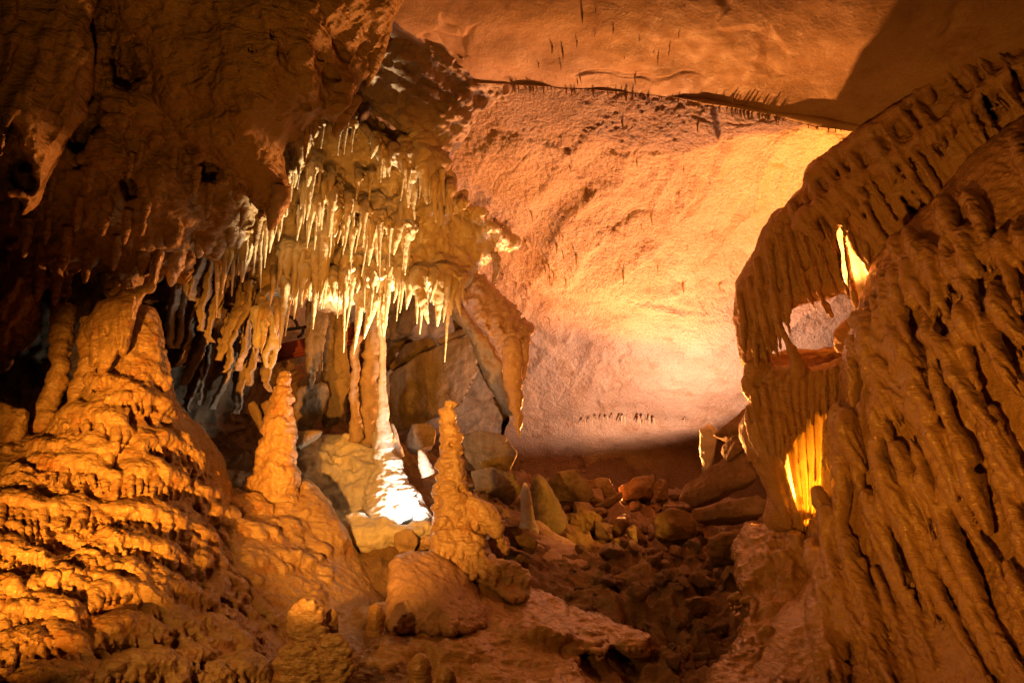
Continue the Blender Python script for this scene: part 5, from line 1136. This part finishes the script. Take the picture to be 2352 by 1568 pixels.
# ---------------------------------------------------------------- boulders, slabs and rubble
R = [
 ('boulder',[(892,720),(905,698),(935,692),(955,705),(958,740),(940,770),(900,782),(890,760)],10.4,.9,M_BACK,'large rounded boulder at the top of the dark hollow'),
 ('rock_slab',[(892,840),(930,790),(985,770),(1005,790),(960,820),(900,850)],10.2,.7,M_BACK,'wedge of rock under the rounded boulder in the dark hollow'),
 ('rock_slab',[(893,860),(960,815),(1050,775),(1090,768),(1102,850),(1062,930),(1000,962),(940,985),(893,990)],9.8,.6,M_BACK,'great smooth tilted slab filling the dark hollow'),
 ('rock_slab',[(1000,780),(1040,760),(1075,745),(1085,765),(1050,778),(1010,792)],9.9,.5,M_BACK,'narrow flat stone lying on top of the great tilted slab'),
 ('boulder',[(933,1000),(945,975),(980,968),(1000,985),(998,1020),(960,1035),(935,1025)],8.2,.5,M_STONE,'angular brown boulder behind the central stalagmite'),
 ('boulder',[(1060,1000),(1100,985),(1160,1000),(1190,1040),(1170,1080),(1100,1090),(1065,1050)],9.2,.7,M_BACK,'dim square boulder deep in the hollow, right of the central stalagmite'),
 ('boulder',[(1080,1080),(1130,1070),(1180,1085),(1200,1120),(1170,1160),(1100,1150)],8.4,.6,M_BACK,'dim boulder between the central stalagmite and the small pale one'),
 ('rock_slab',[(568,925),(585,918),(600,945),(607,985),(600,992),(588,960)],6.5,.25,M_BACK,'curved tan stone left of the ringed stalagmite'),
 ('rock_slab',[(588,928),(618,916),(624,945),(612,958),(600,955)],6.6,.2,M_STONE,'small speckled grey stone left of the ringed stalagmite'),
 ('rock_slab',[(676,992),(705,988),(741,989),(735,996),(712,1005),(690,1024),(680,1020)],6.3,.3,M_BACK,'thin pale pointed slab sticking out right of the ringed stalagmite'),
 ('boulder',[(906,1225),(925,1212),(950,1216),(962,1240),(955,1270),(915,1272),(902,1250)],6.0,.3,M_STRATA,'rounded brown stone in front of the white lamp'),
 ('boulder',[(964,1232),(985,1224),(1002,1230),(1000,1265),(966,1262)],5.95,.25,M_MOUND,'small orange square stone against the central stalagmite'),
 ('boulder',[(1120,1240),(1130,1222),(1160,1218),(1172,1240),(1168,1275),(1130,1285)],5.9,.3,M_MOUND,'rounded orange boulder at the right foot of the central stalagmite'),
 ('rock_slab',[(1144,1205),(1185,1202),(1238,1240),(1232,1262),(1190,1250),(1150,1225)],6.2,.3,M_STONE,'flat brown slab leaning right of the central stalagmite'),
 ('boulder',[(1180,1285),(1195,1270),(1215,1275),(1218,1310),(1190,1315)],5.8,.25,M_STONE,'small dark stone at the right edge of the fringed stalagmite base'),
 # leaning slabs, right
 ('rock_slab',[(1636,1000,8.0),(1662,985,8.0),(1720,924,7.7),(1735,950,7.6),(1725,985,7.6),(1672,1010,7.9)],7.8,.35,M_STONE,'dark topped slab leaning against the hanging cone, uppermost of the pile'),
 ('rock_slab',[(1605,985,8.5),(1628,968,8.5),(1650,985,8.3),(1645,1030,8.3),(1630,1075,8.4),(1612,1085,8.5),(1607,1030,8.5)],8.4,.35,M_PALE,'jagged upright stone with a dazzling white edge'),
 ('rock_slab',[(1650,1035,8.0),(1680,1000,7.8),(1715,985,7.6),(1712,1030,7.6),(1670,1060,7.8)],7.8,.3,M_STONE,'brown block wedged between the white edged stone and the cone'),
 ('rock_slab',[(1556,1146,8.6),(1570,1112,8.6),(1600,1090,8.4),(1660,1052,8.0),(1710,1035,7.6),(1740,1075,7.4),(1740,1100,7.4),(1690,1120,7.7),(1640,1146,8.1),(1590,1166,8.4)],8.0,.4,M_STONE,'long tilted slab, largest of the broken stones by the hanging cone'),
 ('rock_slab',[(1586,1172,7.7),(1660,1152,7.4),(1740,1132,6.9),(1760,1150,6.8),(1755,1178,6.8),(1690,1190,7.2),(1600,1198,7.6)],7.2,.4,M_STONE,'flat cracked ledge slab under the long tilted slab'),
 ('boulder',[(1498,1200),(1512,1176),(1550,1165),(1585,1175),(1600,1205),(1590,1235),(1540,1242),(1505,1232)],7.5,.5,M_STONE,'tan angular boulder at the left end of the broken slabs'),
 ('boulder',[(1499,1118),(1510,1100),(1528,1098),(1538,1125),(1536,1150),(1505,1150)],9.3,.3,M_STONE,'upright block on the skyline of the rubble, rightmost of the row'),
 ('boulder',[(1420,1120),(1460,1095),(1500,1088),(1508,1110),(1498,1140),(1430,1150)],9.4,.5,M_STONE,'wide pale boulder on the skyline of the rubble'),
 ('boulder',[(1330,1110),(1370,1095),(1400,1098),(1415,1130),(1390,1150),(1340,1150)],9.2,.5,M_STONE,'greyish boulder on the skyline of the rubble, next to the jagged rock'),
 ('boulder',[(1258,1110),(1275,1085),(1300,1090),(1320,1075),(1345,1095),(1365,1130),(1350,1170),(1270,1170)],8.8,.6,M_BACK,'jagged grey rock on the skyline, left of the rubble row'),
 ('rock_slab',[(1365,1160),(1400,1140),(1430,1125),(1432,1138),(1400,1162),(1372,1170)],8.6,.2,M_STONE,'thin flat stone leaning among the rubble'),
 ('boulder',[(1440,1215),(1455,1205),(1466,1240),(1460,1262),(1445,1258)],7.6,.2,M_STONE,'small upright stone post standing in the rubble'),
 ('boulder',[(1290,1180),(1340,1165),(1385,1180),(1390,1215),(1340,1235),(1295,1220)],8.0,.5,M_FLOOR,'broad earthy boulder behind the flowstone apron'),
 ('boulder',[(1620,1240),(1680,1215),(1730,1225),(1740,1270),(1690,1300),(1630,1290)],6.6,.5,M_FLOOR,'crumbly earth covered boulder below the cracked ledge slab'),
 ('boulder',[(1570,1375),(1600,1362),(1630,1370),(1632,1395),(1600,1408),(1575,1400)],5.4,.3,M_FLOOR,'pale rounded stone with a dark hollow beneath, lower right of the rubble'),
]
for i, (nm, poly, d, back, m_, lab) in enumerate(R):
    soft = m_ in (M_PINK, M_MOUND, M_FLOOR)
    put_rock(nm, poly, d, back, m_, lab, 'boulder' if 'boulder' in nm else 'rock', bev=.04 if soft else .012, amp=.03 if soft else .016, seed=200 + i, cuts=4, shrink=.8, drop=back * .25, sc=.2)

# loose rubble
def chip(seed, s):
    rg = np.random.default_rng(seed)
    p = rg.normal(size=(13, 3)); p /= np.linalg.norm(p, axis=1, keepdims=True); p *= rg.uniform(.75, 1.1, (13, 1)) * np.array([1, rg.uniform(.6, .9), rg.uniform(.45, .75)])
    return rock_bm([tuple(q) for q in p * s], s * .05, 2, s * .05, seed, s * .6)
chips = [newmesh('rubble_stone', *chip(300 + k, 1.0), M_STONE if k % 3 else M_FLOOR) for k in range(9)]
spots = []
for (xa, xb, ya, yb, da, db, n, sa, sb) in [(1290,1620,1140,1200,9.8,8.2,60,.08,.32),(1330,1640,1200,1260,8.4,7.0,50,.07,.26),(1480,1760,1230,1320,7.2,6.0,50,.06,.22),(1300,1600,1270,1400,6.8,5.4,40,.05,.18),(1540,1760,1330,1470,5.8,4.9,32,.04,.15),(1060,1260,1080,1200,8.8,7.6,22,.06,.2),(700,840,1010,1080,8.2,7.6,14,.06,.16),(760,1000,1400,1560,4.9,4.2,14,.03,.09)]:
    for _ in range(n):
        t = rnd(0, 1); spots.append((rnd(xa, xb), ya + (yb - ya) * t, da + (db - da) * t, rnd(sa, sb) * rnd(.5, 1)))
for k, (x, y, d, s) in enumerate(spots):
    p = on_floor(x, y, d)
    o = bpy.data.objects.new('rubble_stone', chips[k % 9]); COL.objects.link(o)
    o.location = p + np.array([0, 0, s * .2]); o.scale = (s, s, s); o.rotation_euler = (rnd(-.5, .5), rnd(-.5, .5), rnd(0, 6.3))
    tag(o, 'loose broken stone lying among the rubble on the cave floor', 'stone', 'loose rubble stones')

hm_d = tps([(901,1300,5.05),(1000,1275,5.3),(1090,1350,5.2),(950,1340,4.9),(1030,1380,4.85),(920,1410,4.7),(1100,1400,4.95)], 1e-2)
v = Vol(860, 1140, 1230, 1480, 4.3, 6.0, 3.0)
v.plate([(898,1330),(905,1290),(925,1270),(965,1268),(1010,1280),(1058,1310),(1088,1345),(1110,1400),(1100,1450),(900,1450)], hm_d, 50, 44, 14)
v.noise(6, 50, 301, 4); v.noise(2.5, 16, 303, 2)
vol_obj(v, 'rock_hump', M_PINK, 'smooth purplish rock hump, half lit orange, below the central stalagmite', 'rock', relief(0.012, 0.2, 0.004, 0.06, 0, .2, 0.004, 0.03, seed=305))
# ---------------------------------------------------------------- flow slope with a fringe, lower centre
slope_d = tps([(1000,1380,5.1),(1150,1400,5.15),(1300,1420,5.3),(1450,1440,5.35),(1500,1480,5.1),(1200,1500,4.7),(1000,1500,4.5),(1400,1540,4.7),(1100,1330,5.5),(1250,1340,5.8),(900,1450,4.6),(1100,1600,4.2),(800,1420,4.95),(750,1500,4.55),(760,1600,4.1)], 1e-2)
v = Vol(680, 1560, 1290, 1640, 3.7, 6.6, 4.0)
v.plate([(700,1480),(760,1420),(830,1390),(900,1385),(980,1385),(1060,1360),(1130,1345),(1200,1350),(1270,1375),(1330,1400),(1400,1420),(1460,1445),(1490,1470),(1480,1505),(1420,1500),(1360,1490),(1330,1530),(1380,1660),(690,1660)], slope_d, 50, 40, 20)
lip(v, slope_d, [(1345,1462),(1380,1478),(1430,1482),(1484,1470)], 13, .5, 10, 13, (18, 42), (4, 7), .02)
lip(v, slope_d, [(1040,1385),(1080,1398),(1110,1395)], 12, .4, 12, 5, (20, 36), (6, 9), .02)
v.ball(1000, 1500, 4.5, 110, 40, 50, 40); v.ball(1230, 1470, 4.85, 120, 34, 50, 40)
v.noise(11, 80, 191, 4)
vol_obj(v, 'flowstone_slope', M_WALL, 'smooth dark brown flowstone slope with a small drip fringe, bottom centre', 'flowstone', relief(0.02, 0.3, 0.010, 0.07, 0.012, .2, 0.005, 0.04, seed=195))
fr_d = tps([(1560,1300,6.4),(1720,1270,5.9),(1830,1260,5.6),(1700,1380,5.4),(1850,1400,5.1),(1750,1480,4.8),(1600,1450,5.2),(1800,1568,4.3),(1900,1500,4.6)], 1e-2)
v = Vol(1560, 1960, 1200, 1640, 3.9, 7.0, 4.0)
v.plate([(1690,1240),(1740,1190),(1800,1185),(1850,1212),(1880,1300),(1930,1420),(1960,1650),(1660,1650),(1620,1560),(1690,1470),(1720,1390),(1690,1330)], fr_d, 50, 40, 20)
for line, r, n, dl, dr, s in [([(1700,1300),(1760,1272),(1825,1282)],15,14,(40,90),(4,7),.12),([(1672,1378),(1700,1372),(1736,1382)],12,7,(20,46),(4,6),.12),([(1805,1410),(1840,1392),(1880,1392)],14,8,(20,44),(6,9),.2),([(1712,1475),(1750,1460),(1792,1468)],13,8,(20,46),(5,8),.15),([(1740,1240),(1790,1222),(1840,1238)],13,9,(16,34),(5,8),.15),([(1790,1545),(1840,1520),(1900,1520)],16,8,(30,70),(8,12),.3)]:
    lip(v, fr_d, line, r, .5, 10, n, dl, dr, s)
v.noise(10, 55, 193, 4)
vol_obj(v, 'flowstone_steps', M_WALL, 'small brown flowstone steps with finger like fringes at the foot of the wet wall', 'flowstone', fluted(relief(0.016, 0.2, 0.012, 0.07, 0.010, .15, 0.005, 0.04, seed=197), .016, 11, 80, .2, 523))

# ---------------------------------------------------------------- fringes of tiny stalactites on the ceiling
base_straw = tube_mesh([(1176,784 - 5,1,2.6),(1176,784,1,2.1),(1176,790,1,1.6),(1176,797,1,1.0),(1176,802,1,.4)], nseg=10, wob=.15, step=.0012)
sv = np.array(base_straw[0]); sv -= at_np(1176, 784, 1)
_rot = np.array(Matrix.Rotation(-PITCH, 3, 'X')); sv = sv @ np.array(_rot).T
sv = sv / (18 / FL)
straw_me = [newmesh('straw', sv, base_straw[1], m_) for m_ in (M_GOLD, M_CEIL)]
def straw(x, y, d, L_, lab, grp, rs=1.0):
    o = bpy.data.objects.new('soda_straw', random.choice(straw_me)); COL.objects.link(o)
    s = L_ * d / FL; o.location = at(x, y, d); o.scale = (s * rs, s * rs, s); o.rotation_euler = (rnd(-.12, .12), rnd(-.12, .12), rnd(0, 6))
    tag(o, lab, 'stalactite', grp)
edge = np.array([(1172,196,6.12),(1300,204,6.0),(1450,214,5.88),(1560,226,5.82),(1640,238,5.78),(1700,258,5.72),(1800,272,5.66),(1880,284,5.6),(1950,292,5.55)], float)
for i in range(220):
    xx = rnd(1172, 1950); p = np.array([xx, np.interp(xx, edge[:, 0], edge[:, 1]), np.interp(xx, edge[:, 0], edge[:, 2])])
    straw(p[0], p[1] - 2, p[2] + .04, 5 + 20 * random.random() ** 2, 'tiny stalactite in the fringe along the ceiling ledge', 'fringe stalactites of the ceiling ledge', rnd(.8, 1.4))
for i in range(30):
    u = rnd(0, 1); straw(1340 + 265 * u, 960 + 6 * u + rnd(-6, 6), 12.3 - .4 * u, rnd(4, 20), 'tiny stalactite in the fringe low on the far end of the ceiling', 'fringe stalactites at the ceiling foot', rnd(.8, 1.2))
bpy.context.view_layer.update()
dgr = bpy.context.evaluated_depsgraph_get()
ceil_objs = [o for o in COL.objects if o.name.startswith('cave_ceiling')]
def ceil_hit(x, y):
    dirv = at(x, y, 1.0).normalized(); best = None
    for o in ceil_objs:
        inv = o.matrix_world.inverted(); ok, loc, nrm, _ = o.ray_cast(inv @ Vector((0, 0, 0)), (inv.to_3x3() @ dirv))
        if ok:
            L_ = (o.matrix_world @ loc).length
            if best is None or L_ < best: best = L_
    if best is None: return None
    return best * dirv.dot(Vector((0, CP, SP)))
for i in range(150):
    x = rnd(1080, 1700); y = rnd(20, 760)
    if i < 26: x, y = rnd(1140, 1560), rnd(20, 180)
    elif i < 96: x, y = rnd(1130, 1330), rnd(480, 720)
    elif i < 125: x, y = rnd(1380, 1900), rnd(380, 700)
    d = ceil_hit(x, y)
    if d: straw(x, y, d - .01, 4 + 22 * random.random() ** 2, 'tiny scattered stalactite on the smooth orange ceiling', 'scattered ceiling stalactites', rnd(.6, 1.1))

# ---------------------------------------------------------------- walkway remains glimpsed under the cluster
def box_between(p, q, w_, h_):
    p, q = np.array(p), np.array(q); t = (q - p) / np.linalg.norm(q - p); s = np.cross(t, [.01, .02, 1]); s /= np.linalg.norm(s); u = np.cross(s, t)
    V = [b + s * a * w_ / 2 + u * c * h_ / 2 for b in (p, q) for a, c in ((-1, -1), (1, -1), (1, 1), (-1, 1))]
    F = [(0,1,2,3),(7,6,5,4),(0,4,5,1),(1,5,6,2),(2,6,7,3),(3,7,4,0)]
    return np.array(V), F
wk = empty('walkway', at(670, 800, 8.2), 'red steel walkway beam with black handrail, glimpsed under the bright cluster', 'walkway')
V_, F_ = box_between(at_np(560,830,8.2), at_np(830,765,8.4), .08, .22); put('beam', V_, F_, M_RED, parent=wk, smooth=False)
V_, F_ = box_between(at_np(560,843,8.14), at_np(830,777,8.34), .16, .02); put('flange', V_, F_, M_RED, parent=wk, smooth=False)
put_tube('handrail', [(600,766,8.3,3.6),(660,757,8.3,3.6),(720,748,8.3,3.6),(800,738,8.3,3.6)], M_BLACK, None, None, parent=wk, nseg=14, wob=0)
put_tube('handrail', [(664,726,8.3,3.6),(676,733,8.3,3.6),(683,745,8.3,3.6),(684,755,8.3,3.6)], M_BLACK, None, None, parent=wk, nseg=14, wob=0)
put_tube('post', [(697,752,8.3,3.4),(695,766,8.3,3.4),(684,775,8.3,3.4)], M_BLACK, None, None, parent=wk, nseg=14, wob=0)
for a, b in [((655,862),(712,826)),((660,872),(712,840)),((668,880),(712,852))]:
    put_tube('rod', [(a[0], a[1], 8.5, 1.2), ((a[0] + b[0]) / 2, (a[1] + b[1]) / 2, 8.5, 1.2), (b[0], b[1], 8.5, 1.2)], M_RED, None, None, parent=wk, nseg=8, wob=0)

# ---------------------------------------------------------------- lamp housing at the foot of the white column
fl = empty('floodlight', at(938, 1210, 6.35), 'small black floodlight housing half hidden at the foot of the central stalagmite', 'floodlight')
bm = bmesh.new(); bmesh.ops.create_cube(bm, size=1)
for vtx in bm.verts:
    k = 1.0 if vtx.co.z > 0 else .65; vtx.co = Vector((vtx.co.x * .15 * k, vtx.co.y * .11 * k, vtx.co.z * .09))
bmesh.ops.bevel(bm, geom=list(bm.edges), offset=.008, segments=2, affect='EDGES')
rot = Matrix.Rotation(.35, 3, 'X') @ Matrix.Rotation(-.4, 3, 'Y'); o0 = np.array(at(938, 1200, 6.35))
put('housing', np.array([rot @ v_.co for v_ in bm.verts]) + o0, [[v_.index for v_ in f_.verts] for f_ in bm.faces], M_BLACK, parent=fl, smooth=False); bm.free()
V_, F_ = box_between(o0 + np.array([-.085, 0, -.1]), o0 + np.array([-.085, 0, .0]), .03, .006); V2_, F2_ = box_between(o0 + np.array([.085, 0, -.1]), o0 + np.array([.085, 0, .0]), .03, .006); V3_, F3_ = box_between(o0 + np.array([-.085, 0, -.1]), o0 + np.array([.085, 0, -.1]), .03, .006)
put('bracket', *join([(V_, F_), (V2_, F2_), (V3_, F3_)]), M_BLACK, parent=fl, smooth=False)
# ---------------------------------------------------------------- camera, world, lamps
cam = bpy.data.cameras.new('camera'); co = bpy.data.objects.new('camera', cam); COL.objects.link(co)
cam.sensor_width = 36; cam.lens = FL / 2352 * 36; cam.clip_start = 0.05; cam.clip_end = 200
co.rotation_euler = (math.pi / 2 + PITCH, 0, 0)
SC.camera = co
w = bpy.data.worlds.new('World'); SC.world = w; w.use_nodes = True
bg = w.node_tree.nodes['Background']; bg.inputs[0].default_value = (0, 0, 0, 1); bg.inputs[1].default_value = 0

def lamp(name, kind, loc, target, power, col, radius=0.05, angle=90, blend=0.6):
    l = bpy.data.lights.new(name, kind); l.energy = power; l.color = col
    l.shadow_soft_size = radius
    if kind == 'SPOT': l.spot_size = math.radians(angle); l.spot_blend = blend
    o = bpy.data.objects.new(name, l); COL.objects.link(o); o.location = loc
    if target is not None: o.rotation_euler = (Vector(target) - Vector(loc)).to_track_quat('-Z', 'Y').to_euler()
    return o
_A = np.array(at(1590,1105,9.4)); _B = np.array(at(966,1180,6.22)); _C = np.array(at(1425,1112,10.0)); _D = np.array(at(1972,655,6.05)); _E = np.array(at(1110,1165,6.25))
LAMPS = [
 # pale uplight hidden behind the leaning slabs, on the low end of the ceiling
 ('floodlight_lamp', 'SPOT', _A, _A + np.array([-.2, .22, 1]), 900, (1, .60, .45), .07, 134, .25),
 # orange uplight behind the skyline boulders, washing the whole ceiling
 ('floodlight_lamp', 'SPOT', _C, _C + np.array([-.2, -2.1, 1]), 2700, (1, .335, .07), .07, 134, .8),
 # lamp behind the right hand flowstone
 ('floodlight_lamp', 'SPOT', _D, _D + np.array([-.2, -.1, 1]), 520, (1, .37, .07), .05, 168, .2),
 # lamp behind the hanging drapery cone
 ('floodlight_lamp', 'POINT', at(1862,1180,6.03), None, 320, (1, .44, .04), .03),
 # white lamp between the column foot and the stalagmite
 ('floodlight_lamp', 'SPOT', _B, at(885,1040,6.9), 90, (1, .95, .86), .04, 135, .5),
 # white gold uplight behind the central stalagmite, on the cluster
 ('floodlight_lamp', 'SPOT', _E, at(815,580,6.3), 2200, (1, .82, .54), .04, 37, .5),
 # orange lamp low on the left, raking the terraced mound
 ('floodlight_lamp', 'SPOT', (-1.9, .4, -.9), at(345,1030,4.8), 2700, (1, .35, .03), .05, 31, 1),
 # orange lamp low in front, on the stalagmites, the hanging rock and the cluster
 ('floodlight_lamp', 'SPOT', (-1.5, 1.9, -.35), at(900,1060,6.0), 950, (1, .39, .05), .05, 42, .6),
 ('floodlight_lamp', 'SPOT', (-.3, 1.5, -.5), at(980,660,6.6), 900, (1, .40, .055), .05, 40, .8),
 # walkway lamp low in front, raking the wet wall from the left
 ('floodlight_lamp', 'SPOT', (-.2, 1.6, -.8), at(2060,900,4.2), 470, (1, .37, .035), .05, 70, 1),
 # dim walkway lamps under the dark masses, upper left, and over the foreground
 ('floodlight_lamp', 'SPOT', (-.5, .3, -1.0), at(690,190,4.3), 200, (1, .39, .05), .08, 56, 1),
 ('floodlight_lamp', 'SPOT', (-2.1, 1.9, .1), at(930,1480,4.5), 130, (1, .42, .07), .06, 62, 1),
]
for a in LAMPS: lamp(*a)

SC.view_settings.view_transform = 'Standard'; SC.view_settings.look = 'None'
SC.view_settings.exposure = 0; SC.view_settings.gamma = 1
SC.cycles.use_denoising = True; SC.cycles.denoiser = 'OPENIMAGEDENOISE'
SC.cycles.max_bounces = 6; SC.cycles.diffuse_bounces = 2; SC.cycles.glossy_bounces = 2; SC.cycles.transmission_bounces = 3
SC.cycles.sample_clamp_indirect = 4; SC.cycles.caustics_reflective = False; SC.cycles.caustics_refractive = False
SC.render.film_transparent = False
